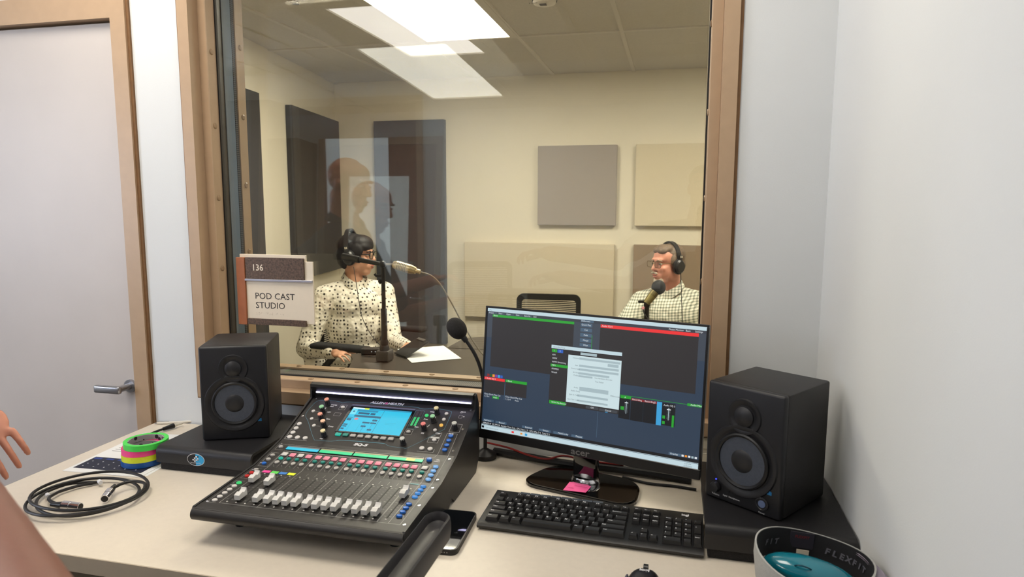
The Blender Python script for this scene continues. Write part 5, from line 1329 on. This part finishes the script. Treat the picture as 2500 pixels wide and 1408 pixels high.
# ---------------------------------------------------------------- seated man, right, checked shirt
H = frame_of((-.028, 2.43, 1.040), R(-48), R(3))
NB = (-.012, 2.475, .86)
RS, LS = (-.172, 2.415, .805), (.170, 2.525, .80)
RE, LE = (-.315, 2.25, .61), (.275, 2.36, .55)
RW, LW = (-.22, 1.98, .70), (.10, 2.08, .66)
sk2 = skin('skin ruddy', (216, 150, 128))
body = head_parts(H, 1.08, 1.02) + [C_(I4, H @ Vector((0, .02, -.06)), NB, .058, .063), E_(I4, (0, 2.48, .68), (.16, .14, .16)), E_(I4, (0, 2.49, .50), (.16, .15, .14)), E_(I4, (0, 2.5, .42), (.17, .16, .09)),
    C_(I4, Vector(NB) - Vector((0, 0, .045)), RS, .055, .05), C_(I4, Vector(NB) - Vector((0, 0, .045)), LS, .055, .05), C_(I4, RS, RE, .048, .04), C_(I4, RE, RW, .04, .028), C_(I4, LS, LE, .048, .04), C_(I4, LE, LW, .04, .028),
    C_(I4, (-.1, 2.45, .42), (-.2, 2.02, .46), .08, .058), C_(I4, (.1, 2.46, .42), (.06, 2.03, .46), .08, .058), C_(I4, (-.2, 2.02, .46), (-.2, 2.0, .08), .052, .04), C_(I4, (.06, 2.03, .46), (.06, 2.0, .08), .052, .04), E_(I4, (-.2, 1.94, .045), (.045, .11, .04)), E_(I4, (.06, 1.94, .045), (.045, .11, .04))]
body += hand_parts(wrist_frame(RE, RW, (0, 0, -1)), None, -1, .3) + hand_parts(wrist_frame(LE, LW, (0, 0, -1)), None, 1, .3)
p2 = person('person.001', 'seated grey haired man in a checked shirt and thin glasses, right side of the studio', body, sk2, .006, 4)
face_bits(H, p2, (70, 80, 90), (150, 130, 112), (190, 104, 92))
M_chk = check_mat(R(20))
cloth('shirt', [E_(I4, (0, 2.475, .73), (.190, .160, .15), (0, 0, R(15))), E_(I4, (0, 2.48, .59), (.190, .170, .19)), E_(I4, (0, 2.49, .46), (.19, .175, .13)), C_(I4, (-.01, 2.475, .845), RS, .074, .074), C_(I4, (-.01, 2.475, .845), LS, .074, .074), C_(I4, (-.004, 2.495, .845), (-.006, 2.492, .872), .066, .060),
    C_(I4, RS, RE, .070, .060), C_(I4, RE, Vector(RE).lerp(Vector(RW), .9), .058, .042), C_(I4, LS, LE, .070, .060), C_(I4, LE, Vector(LE).lerp(Vector(LW), .9), .058, .042)], M_chk, p2, .007, 4)
collar(p2, frame_of((-.014, 2.462, .912), R(-36)), M_chk, .070, 14)
cloth('trousers', [E_(I4, (0, 2.5, .40), (.185, .17, .08)), C_(I4, (-.1, 2.45, .42), (-.2, 2.02, .46), .09, .068), C_(I4, (.1, 2.46, .42), (.06, 2.03, .46), .09, .068), C_(I4, (-.2, 2.02, .46), (-.2, 2.0, .1), .064, .056), C_(I4, (.06, 2.03, .46), (.06, 2.0, .1), .064, .056)], mat('khaki trousers', (120, 106, 84), .9, bump=.2), p2, .01, 3)
M_hairg = mat('brown grey hair', (110, 92, 76), .55, noise=.35, nscale=120, bump=.6, bscale=260)
cloth('hair', [E_(H, (0, .032, .052), (.079, .088, .074)), E_(H, (0, .066, .0), (.070, .050, .065)), E_(H, (0, -.022, .094), (.058, .050, .030)), E_(H, (.024, -.058, .090), (.034, .026, .020), (R(35), 0, R(20))), E_(H, (-.020, -.058, .092), (.034, .026, .018), (R(35), 0, R(-10))), E_(H, (-.068, -.006, .025), (.014, .026, .036)), E_(H, (.068, -.006, .025), (.014, .026, .036))], M_hairg, p2, .005, 3)
cloth('moustache', [E_(H, (.013, -.101, -.041), (.015, .008, .007), (0, R(14), 0)), E_(H, (-.013, -.101, -.041), (.015, .008, .007), (0, R(-14), 0))], mat('grey whiskers', (190, 176, 158), .8, noise=.3, nscale=300, bump=.5, bscale=500), p2, .003, 2)
cloth('beard', [E_(H, (0, -.082, -.096), (.024, .016, .018)), E_(H, (.020, -.070, -.092), (.018, .018, .020)), E_(H, (-.020, -.070, -.092), (.018, .018, .020))], mat('grey whiskers', (190, 176, 158), .8, noise=.3, nscale=300, bump=.5, bscale=500), p2, .004, 2)
glasses(H, p2, mat('gold wire', (120, 96, 62), .35, .6), .0019, .026, .018)
headphones('headphones.001', 'black headphones on the grey haired man in the checked shirt', H @ Matrix.Rotation(R(-4), 4, 'X'), -.004, [(.050, 2.36, 1.0), (.056, 2.33, .90), (.062, 2.29, .80), (.072, 2.285, .70), (.08, 2.27, .60)])

# ---------------------------------------------------------------- standing bald man left of the camera: his hand reaches into view, the rest is mirrored in the glass
H = frame_of((-1.395, -.935, 1.475), R(97), R(14))
NB = (-1.43, -.955, 1.30)
LS, RS = (-1.43, -.775, 1.215), (-1.47, -1.15, 1.22)
LE, LW = (-1.575, -.630, 1.07), (-1.368, -.645, .978)
RE, RW = (-1.38, -1.27, .95), (-1.15, -1.28, 1.02)
sk3 = skin('skin rosy tan', (196, 132, 108))
body = head_parts(H, 1.05) + [C_(I4, H @ Vector((0, .02, -.06)), NB, .060, .066), E_(I4, (-1.46, -.96, 1.10), (.13, .17, .17)), E_(I4, (-1.49, -.96, .92), (.125, .155, .16)), E_(I4, (-1.52, -.965, .80), (.13, .17, .12)),
    C_(I4, Vector(NB) - Vector((0, 0, .045)), LS, .058, .052), C_(I4, Vector(NB) - Vector((0, 0, .045)), RS, .058, .052), C_(I4, LS, LE, .050, .041), C_(I4, LE, LW, .042, .030), C_(I4, RS, RE, .050, .041), C_(I4, RE, RW, .042, .030),
    C_(I4, (-1.56, -.89, .78), (-1.58, -.88, .44), .085, .060), C_(I4, (-1.56, -1.06, .78), (-1.60, -1.08, .44), .085, .060), C_(I4, (-1.58, -.88, .44), (-1.60, -.88, .08), .056, .040), C_(I4, (-1.60, -1.08, .44), (-1.63, -1.09, .08), .056, .040), E_(I4, (-1.54, -.88, .045), (.12, .048, .04)), E_(I4, (-1.57, -1.09, .045), (.12, .048, .04))]
hw = wrist_frame(Vector(LW) - Vector((.72, -.14, -.68)), LW, (-.5, .5, -.5))
body += hand_parts(hw, None, 1, .30, .98) + hand_parts(wrist_frame(RE, RW, (0, 0, -1)), None, -1, .4)
p3 = person('person.002', 'standing bald man in navy shirt, hand reaching in at the left edge', body, sk3, .0042, 3)
face_bits(H, p3, (60, 44, 34), (90, 66, 52), (176, 104, 92))
M_navy = mat('navy cotton', (30, 34, 52), .85, noise=.12, nscale=30, bump=.25, bscale=300)
cloth('shirt', [E_(I4, (-1.46, -.96, 1.12), (.150, .190, .17)), E_(I4, (-1.49, -.96, .94), (.148, .175, .18)), E_(I4, (-1.52, -.965, .82), (.150, .180, .11)), C_(I4, (-1.44, -.958, 1.262), LS, .078, .072), C_(I4, (-1.44, -.958, 1.262), RS, .078, .072), C_(I4, LS, Vector(LS).lerp(Vector(LE), .75), .068, .062), C_(I4, RS, Vector(RS).lerp(Vector(RE), .75), .068, .062)], M_navy, p3, .008, 4)
collar(p3, frame_of((-1.425, -.955, 1.325), R(95)), M_navy, .070, 14)
cloth('trousers', [E_(I4, (-1.535, -.97, .76), (.145, .175, .11)), C_(I4, (-1.56, -.89, .74), (-1.58, -.88, .44), .095, .075), C_(I4, (-1.56, -1.06, .74), (-1.60, -1.08, .44), .095, .075), C_(I4, (-1.58, -.88, .44), (-1.60, -.88, .09), .072, .062), C_(I4, (-1.60, -1.08, .44), (-1.63, -1.09, .09), .072, .062)], mat('dark trousers', (40, 38, 38), .9, bump=.2), p3, .01, 3)
d_ = (hw.to_3x3() @ Vector((0, 0, 1)))
c0 = Vector(LW) + d_ * .012
MB().cyl(c0 - d_ * .010, c0 + d_ * .010, .034, .036, 28).build('wrist_band', mat('red fabric band', (170, 44, 44), .7), p3, True)

# ---------------------------------------------------------------- photographer behind the camera: forearm in the lower left corner, faintly mirrored at the right
H = frame_of((.150, -1.98, 1.48), R(180))
NB = (.130, -2.0, 1.30)
LS, RS = (-.095, -1.86, 1.235), (.262, -2.02, 1.225)
LE, LW = (-.262, -1.455, 1.125), (-.555, -1.292, 1.165)
RE, RW = (.26, -1.89, 1.00), (.13, -1.79, 1.23)
sk4 = skin('skin brown', (134, 84, 66))
OP = Matrix.Translation((0, .29, 0))
body = head_parts(H) + [C_(I4, H @ Vector((0, .02, -.06)), NB, .058, .064), E_(OP, (.11, -2.31, 1.10), (.17, .12, .17)), E_(OP, (.11, -2.31, .92), (.155, .12, .16)), E_(OP, (.11, -2.31, .80), (.165, .125, .12)),
    C_(I4, Vector(NB) - Vector((0, 0, .045)), LS, .055, .05), C_(I4, Vector(NB) - Vector((0, 0, .045)), RS, .055, .05), C_(I4, LS, LE, .05, .044), C_(I4, LE, LW, .050, .037), C_(I4, RS, RE, .05, .042), C_(I4, RE, RW, .042, .03),
    C_(OP, (.02, -2.31, .78), (.02, -2.30, .44), .085, .06), C_(OP, (.2, -2.31, .78), (.2, -2.30, .44), .085, .06), C_(OP, (.02, -2.30, .44), (.02, -2.31, .08), .056, .04), C_(OP, (.2, -2.30, .44), (.2, -2.31, .08), .056, .04), E_(OP, (.02, -2.25, .045), (.048, .12, .04)), E_(OP, (.2, -2.25, .045), (.048, .12, .04))]
body += hand_parts(wrist_frame(LE, LW, (.3, 0, -1)), None, -1, .55, 1.15) + hand_parts(wrist_frame(RE, RW, (0, .6, .6)), None, 1, .7)
p4 = person('person.003', 'person standing behind the camera, bare brown forearm in the lower left corner', body, sk4, .006, 4)
face_bits(H, p4)
cloth('hair', [E_(H, (0, .030, .052), (.079, .090, .076)), E_(H, (0, .062, .0), (.072, .052, .07)), E_(H, (0, -.026, .092), (.062, .052, .030))], M_hairb, p4, .006, 3)
cloth('shirt', [E_(OP, (.11, -2.31, 1.12), (.19, .14, .17)), E_(OP, (.11, -2.31, .94), (.175, .14, .18)), E_(OP, (.11, -2.31, .82), (.18, .145, .11)), C_(I4, (.11, -2.005, 1.255), LS, .068, .066), C_(I4, (.11, -2.005, 1.255), RS, .068, .066), C_(I4, LS, Vector(LS).lerp(Vector(LE), .6), .066, .062), C_(I4, RS, Vector(RS).lerp(Vector(RE), .6), .066, .062)], mat('grey cotton', (104, 100, 96), .9, noise=.1, nscale=40, bump=.2), p4, .009, 4)
cloth('trousers', [E_(OP, (.11, -2.31, .76), (.175, .14, .11)), C_(OP, (.02, -2.31, .74), (.02, -2.30, .44), .095, .075), C_(OP, (.2, -2.31, .74), (.2, -2.30, .44), .095, .075), C_(OP, (.02, -2.30, .44), (.02, -2.31, .09), .072, .062), C_(OP, (.2, -2.30, .44), (.2, -2.31, .09), .072, .062)], mat('dark trousers', (40, 38, 38), .9, bump=.2), p4, .01, 3)

# ================================================================ STUDIO FURNITURE
M_tab = mat('dark brown table laminate', (66, 58, 50), .38, noise=.08, nscale=40, bump=.03, bscale=300)
M_tabe = mat('table edge', (88, 78, 66), .45)
def table(name, label, poly, z=.74):
    cx = sum(p[0] for p in poly) / len(poly); cy = sum(p[1] for p in poly) / len(poly)
    e = tag(empty(name, (cx, cy, 0)), label, 'table', 'studio tables')
    q = [(x - cx, y - cy) for x, y in poly]
    MB().prism(q, z - .025, z - .001).build('table_top', M_tab, e)
    MB().prism([(x * 1.004, y * 1.006) for x, y in q], z - .027, z - .003).build('edge_band', M_tabe, e)
    for x, y in (q if len(q) == 4 else [q[0], q[1], q[2], q[4]]):
        x *= .80; y *= .74
        MB().cyl((x, y, .02), (x, y, z - .027), .022, .022, 14).build('leg', M_steel, e, True); MB().cyl((x, y, 0), (x, y, .02), .03, .026, 14).build('foot', M_black, e)
    return e
table('studio_table', 'dark laminate studio table, nearer one beside the window', [(-1.20, .62), (.95, .62), (.95, 1.30), (-1.0, 1.195), (-1.36, .985), (-1.31, .90)])
table('studio_table.001', 'dark laminate studio table, farther one where the two people sit', [(-.995, 1.205), (.95, 1.31), (.62, 2.22), (-.985, 1.45)])

M_mesh = mat('chair mesh black', (30, 29, 29), .7); M_chb = mat('chair black plastic', (22, 21, 22), .45, bump=.06, bscale=400); M_chf = mat('chair black fabric', (24, 24, 27), .9, bump=.3, bscale=500)
def chair(name, label, loc, yaw, seat=.44, top=.95, group='black mesh office chairs', arms=True, ax=.285, ah=.155, ay=(-.14, .12)):
    """faces local -Y"""
    e = tag(empty(name, loc, (0, 0, yaw)), label, 'office chair', group)
    for k in range(5):
        a = R(72 * k + 18); d = Vector((math.cos(a), math.sin(a), 0))
        MB().tube([d * .03 + Vector((0, 0, .11)), d * .16 + Vector((0, 0, .10)), d * .29 + Vector((0, 0, .07))], .018, 8, radii=[.024, .02, .015]).build('base_arm', M_chb, e, True)
        s = Vector((-d.y, d.x, 0)) * .012
        MB().cyl(d * .29 - s + Vector((0, 0, .028)), d * .29 + s + Vector((0, 0, .028)), .027, .027, 16).build('castor', M_chb, e, True)
    MB().cyl((0, 0, .09), (0, 0, .28), .026, .026, 16).cyl((0, 0, .28), (0, 0, seat - .05), .016, .016, 14).build('gas_column', M_chb, e, True)
    MB().rbox((-.12, -.12, seat - .065), (.12, .12, seat - .035), .01, 2).build('seat_mechanism', M_chb, e)
    MB().rbox((-.24, -.25, seat - .04), (.24, .22, seat + .025), .028, 4).build('seat', M_chf, e, True)
    w, zb = .2225, seat + .10
    def fr(x0, z0, x1, z1, r): return [(p[0], p[1]) for p in rrect(x0, z0, x1, z1, r, 5)]
    def bend(x, z): return .225 + .35 * x * x * 0 - .04 * x * x / .05 * .0 + .03 * (z - zb) - .10 * (x / w) ** 2 * .35
    o_, i_ = fr(-w, zb, w, top, .045), fr(-w + .033, zb + .035, w - .033, top - .042, .022); n = len(o_)
    vs = []
    for x, z in o_: vs.append((x, bend(x, z), z))
    for x, z in i_: vs.append((x, bend(x, z), z))
    for x, z in o_: vs.append((x, bend(x, z) + .022, z))
    for x, z in i_: vs.append((x, bend(x, z) + .022, z))
    fs = []
    for i in range(n):
        j = (i + 1) % n; fs += [(i, j, n + j, n + i), (2 * n + i, 3 * n + i, 3 * n + j, 2 * n + j), (i, 2 * n + i, 2 * n + j, j), (n + i, n + j, 3 * n + j, 3 * n + i)]
    MB().add(vs, fs).build('back_frame', M_chb, e, True)
    z = zb + .038; k = 0
    while z < top - .044:
        x0, x1 = -w + .033, w - .033
        pts = [(x, bend(x, z) + .010, z) for x in (x0, x0 / 2, 0, x1 / 2, x1)]
        sl_ = MB()
        for a, b in zip(pts, pts[1:]): sl_.add([(a[0], a[1], a[2] - .0032), (b[0], b[1], b[2] - .0032), (b[0], b[1], b[2] + .0032), (a[0], a[1], a[2] + .0032), (a[0], a[1] + .002, a[2] - .0032), (b[0], b[1] + .002, b[2] - .0032), (b[0], b[1] + .002, b[2] + .0032), (a[0], a[1] + .002, a[2] + .0032)], [(0, 1, 2, 3), (7, 6, 5, 4), (0, 4, 5, 1), (3, 2, 6, 7)])
        sl_.build('back_slat', M_mesh, e); z += .0125; k += 1
    MB().tube([(0, .15, seat - .05), (0, .25, seat - .03), (0, .262, seat + .06), (0, .255, seat + .2)], .022, 10).build('back_support', M_chb, e, True)
    if arms:
        for s in (-1, 1):
            MB().tube([(s * .20, .02, seat - .05), (s * ax, .02, seat - .04), (s * (ax + .005), .03, seat + .05), (s * ax, (ay[0] + ay[1]) / 2, seat + ah)], .018, 10).build('arm_post', M_chb, e, True)
            MB().rbox((s * ax - .042, ay[0], seat + ah), (s * ax + .042, ay[1], seat + ah + .03), .012, 3).build('arm_pad', M_chf, e, True)
    return e
chair('office_chair', 'empty black mesh back office chair at the centre of the studio', (-.81, 2.66, 0), R(4), .36, .777)
chair('office_chair.001', 'black office chair under the person in the dotted shirt', (-1.86, 2.02, 0), R(82), .385, .83, ax=.325, ah=.20, ay=(-.30, .06))
chair('office_chair.002', 'black office chair under the man in the checked shirt', (.02, 2.50, 0), R(-20), .37, .85)
chair('office_chair.004', 'black office chair by the wooden door, seen only as a reflection', (-1.22, -2.45, 0), R(160), .46, 1.0)

# ---- boom microphone on the left, clamped to the table
M_mblk = mat('mic stand black', (22, 20, 20), .4, bump=.05)
M_champ = mat('champagne metal', (196, 178, 140), .3, .75, bump=.05)
bs = tag(empty('boom_microphone', (-1.165, .90, .74)), 'silver microphone on a black boom stand in front of the person in the dotted shirt', 'microphone')
MB().cyl((0, 0, 0), (0, 0, .22), .0125, .0125, 16).cyl((0, 0, .22), (0, 0, .405), .0085, .0085, 14).build('stand_post', M_mblk, bs, True)
MB().rbox((-.028, -.03, 0.0005), (.028, .03, .045), .004, 2).build('table_clamp', mat('grey clamp', (70, 66, 64), .5), bs)
MB().lathe([(.02, .045), (.02, .06), (.016, .066), (.018, .08), (.013, .09)], 18).build('post_collar', M_mblk, bs, True)
pb = Vector((0, 0, .405)); pa = Vector((-.195, .03, .432))
MB().cyl(pb, pa.lerp(pb, .35), .0085, .0105, 14).cyl(pa.lerp(pb, .42), pa, .0145, .0155, 16).build('boom_arm', M_mblk, bs, True)
MB().ell(pb, (.014, .016, .016)).build('boom_joint', M_mblk, bs, True)
MB().tube([(0, 0, .36), (-.03, -.004, .358), (-.036, -.004, .365)], .006, 8).ell((-.012, -.004, .335), (.009, .008, .010)).build('clamp_knob', M_mblk, bs, True)
m0 = Vector((.028, 0, .412)); m1 = Vector((.165, .0, .378)); d = (m1 - m0).normalized()
MB().cyl(pb, m0 + d * .02, .005, .005, 10).build('mic_arm', M_steel, bs, True)
MB().cyl(m0 + d * .02, m0 + d * .035, .014, .019, 20).cyl(m0 + d * .035, m0 + d * .095, .019, .019, 24).cyl(m0 + d * .095, m0 + d * .12, .019, .014, 24).cyl(m0 + d * .12, m0 + d * .14, .010, .009, 16).build('mic_body', M_champ, bs, True)
g = MB()
for k in range(6):
    c = m0 + d * (.042 + .007 * k); g.cyl(c, c + d * .002, .0195, .0195, 24)
g.build('mic_slot_ring', mat('mic slot dark', (90, 80, 60), .5, .5), bs, True)
MB().tube(spline([m1 + Vector((.002, 0, -.001)), (.21, .0, .365), (.25, .0, .33), (.30, .0, .25), (.345, .0, .17), (.42, -.02, .07), (.50, -.04, .006)], 8), .003, 8).build('mic_cable', mat('grey cable', (120, 112, 96), .5), bs, True)
# ---- microphone of the man on the right
M_gold = mat('olive gold metal', (150, 138, 92), .35, .6, bump=.05)
bs = tag(empty('table_microphone', (-.120, 1.80, .711)), 'gold microphone with black foam ball in front of the man in the checked shirt', 'microphone')
MB().lathe([(.06, .0295), (.06, .038), (.03, .043), (.012, .047), (0, .047)], 28).build('stand_base', M_mblk, bs, True)
MB().cyl((0, 0, .031), (0, 0, .075), .0155, .0155, 14).cyl((0, 0, .075), (0, 0, .16), .0125, .0125, 14).build('stand_post', M_mblk, bs, True)
MB().ell((0, 0, .175), (.016, .016, .022)).rbox((-.045, -.006, .182), (-.012, .006, .196), .004, 2).build('swivel_clamp', M_mblk, bs, True)
a0 = Vector((.0, 0, .185)); d = Vector((.50, .20, .70)).normalized()
MB().cyl(a0 - d * .005, a0 + d * .018, .018, .02, 18).cyl(a0 + d * .018, a0 + d * .085, .020, .023, 24).build('mic_body', M_gold, bs, True)
g = MB()
for k in range(7): c = a0 + d * (.045 + .006 * k); g.cyl(c, c + d * .0018, .0225, .0225, 24)
g.build('mic_slot_ring', mat('mic slot dark', (90, 80, 60), .5, .5), bs, True)
MB().ell(a0 + d * .098, (.036, .036, .038), None, 24, 16).build('foam_windscreen', M_foam, bs, True)
MB().tube(spline([(-.018, -.01, .155), (-.01, -.02, .13), (.02, -.03, .09), (.07, -.04, .03), (.12, -.05, .040)], 8), .0032, 8).build('mic_cable', M_cable, bs, True)
MB().ell((-.018, -.01, .158), (.007, .006, .008)).build('led_plug', emat('pink led', (255, 170, 160), .8), bs, True)
# ---- papers, tablet and small things on the studio table
s3 = tag(empty('paper_sheet', (-1.03, 1.06, .7405), (0, 0, R(35))), 'blank white sheet on the studio table', 'paper')
MB().box((-.108, -.14, 0), (.108, .14, .0008)).build('sheet', M_paper, s3)
tb = tag(empty('clipboard', (-1.13, .98, .742), (R(24), 0, R(-38))), 'dark clipboard propped beside the boom stand', 'clipboard')
MB().rbox((-.05, 0, 0), (.05, .13, .008), .002, 1).build('board', M_mblk, tb); MB().box((-.03, .115, .008), (.03, .128, .014)).build('clip', M_steel, tb)

hb = tag(empty('headphone_amplifier', (-1.275, 1.0, .7405), (0, 0, R(14))), 'small black headphone amplifier with two tiny lights beside the boom stand', 'audio box')
MB().rbox((-.04, -.022, 0), (.04, .022, .026), .004, 2).build('case', M_mblk, hb)
for x in (-.008, .008): MB().cyl((x + .015, -.0215, .014), (x + .015, -.0235, .014), .0022, .0022, 8).build('light', emat('white led', (230, 230, 235), .8), hb)
MB().tube(spline([(.04, 0, .012), (.06, -.01, .004), (.075, -.03, .003), (.06, -.06, .003), (.02, -.07, .003), (-.03, -.05, .003)], 6), .002, 6).build('cord', M_cable, hb, True)

# ================================================================ DRAFTING CHAIR IN FRONT OF THE DESK (one raised armrest comes into view)
fc = chair('office_chair.003', 'black drafting chair with one raised curved armrest in front of the mixer', (-.62, -1.03, 0), R(180), .62, 1.0, 'black mesh office chairs', False)
for s, zt in ((-1, .897), (1, .70)):
    MB().tube([(s * .20, .02, .57), (s * .285, .0, .58), (s * .29, -.02, .64), (s * .285, -.06, zt)], .018, 10).build('arm_post', M_chb, fc, True)
    # pad: elongated rounded rim round a shallow dish
    def padring(q, z): return [(s * .283 + p[0] * q, p[1] * (.9 + .1 * q) - .11, z) for p in rrect(-.0215, -.185, .0215, .135, .021, 8)]
    prof = [(.55, zt - .012), (.92, zt - .010), (1.0, zt + .002), (1.0, zt + .014), (.93, zt + .023), (.82, zt + .025), (.72, zt + .021), (.62, zt + .012), (.3, zt + .009)]
    vs = []; fs = []
    for q, z in prof: vs += padring(q, z)
    n = len(vs) // len(prof)
    for k in range(len(prof) - 1):
        for i in range(n): j = (i + 1) % n; fs.append((k * n + i, k * n + j, (k + 1) * n + j, (k + 1) * n + i))
    fs += [tuple(range(n - 1, -1, -1)), tuple((len(prof) - 1) * n + i for i in range(n))]
    MB().add(vs, fs).build('arm_pad', mat('armrest soft black', (44, 42, 44), .5, bump=.1, bscale=500), fc, True)
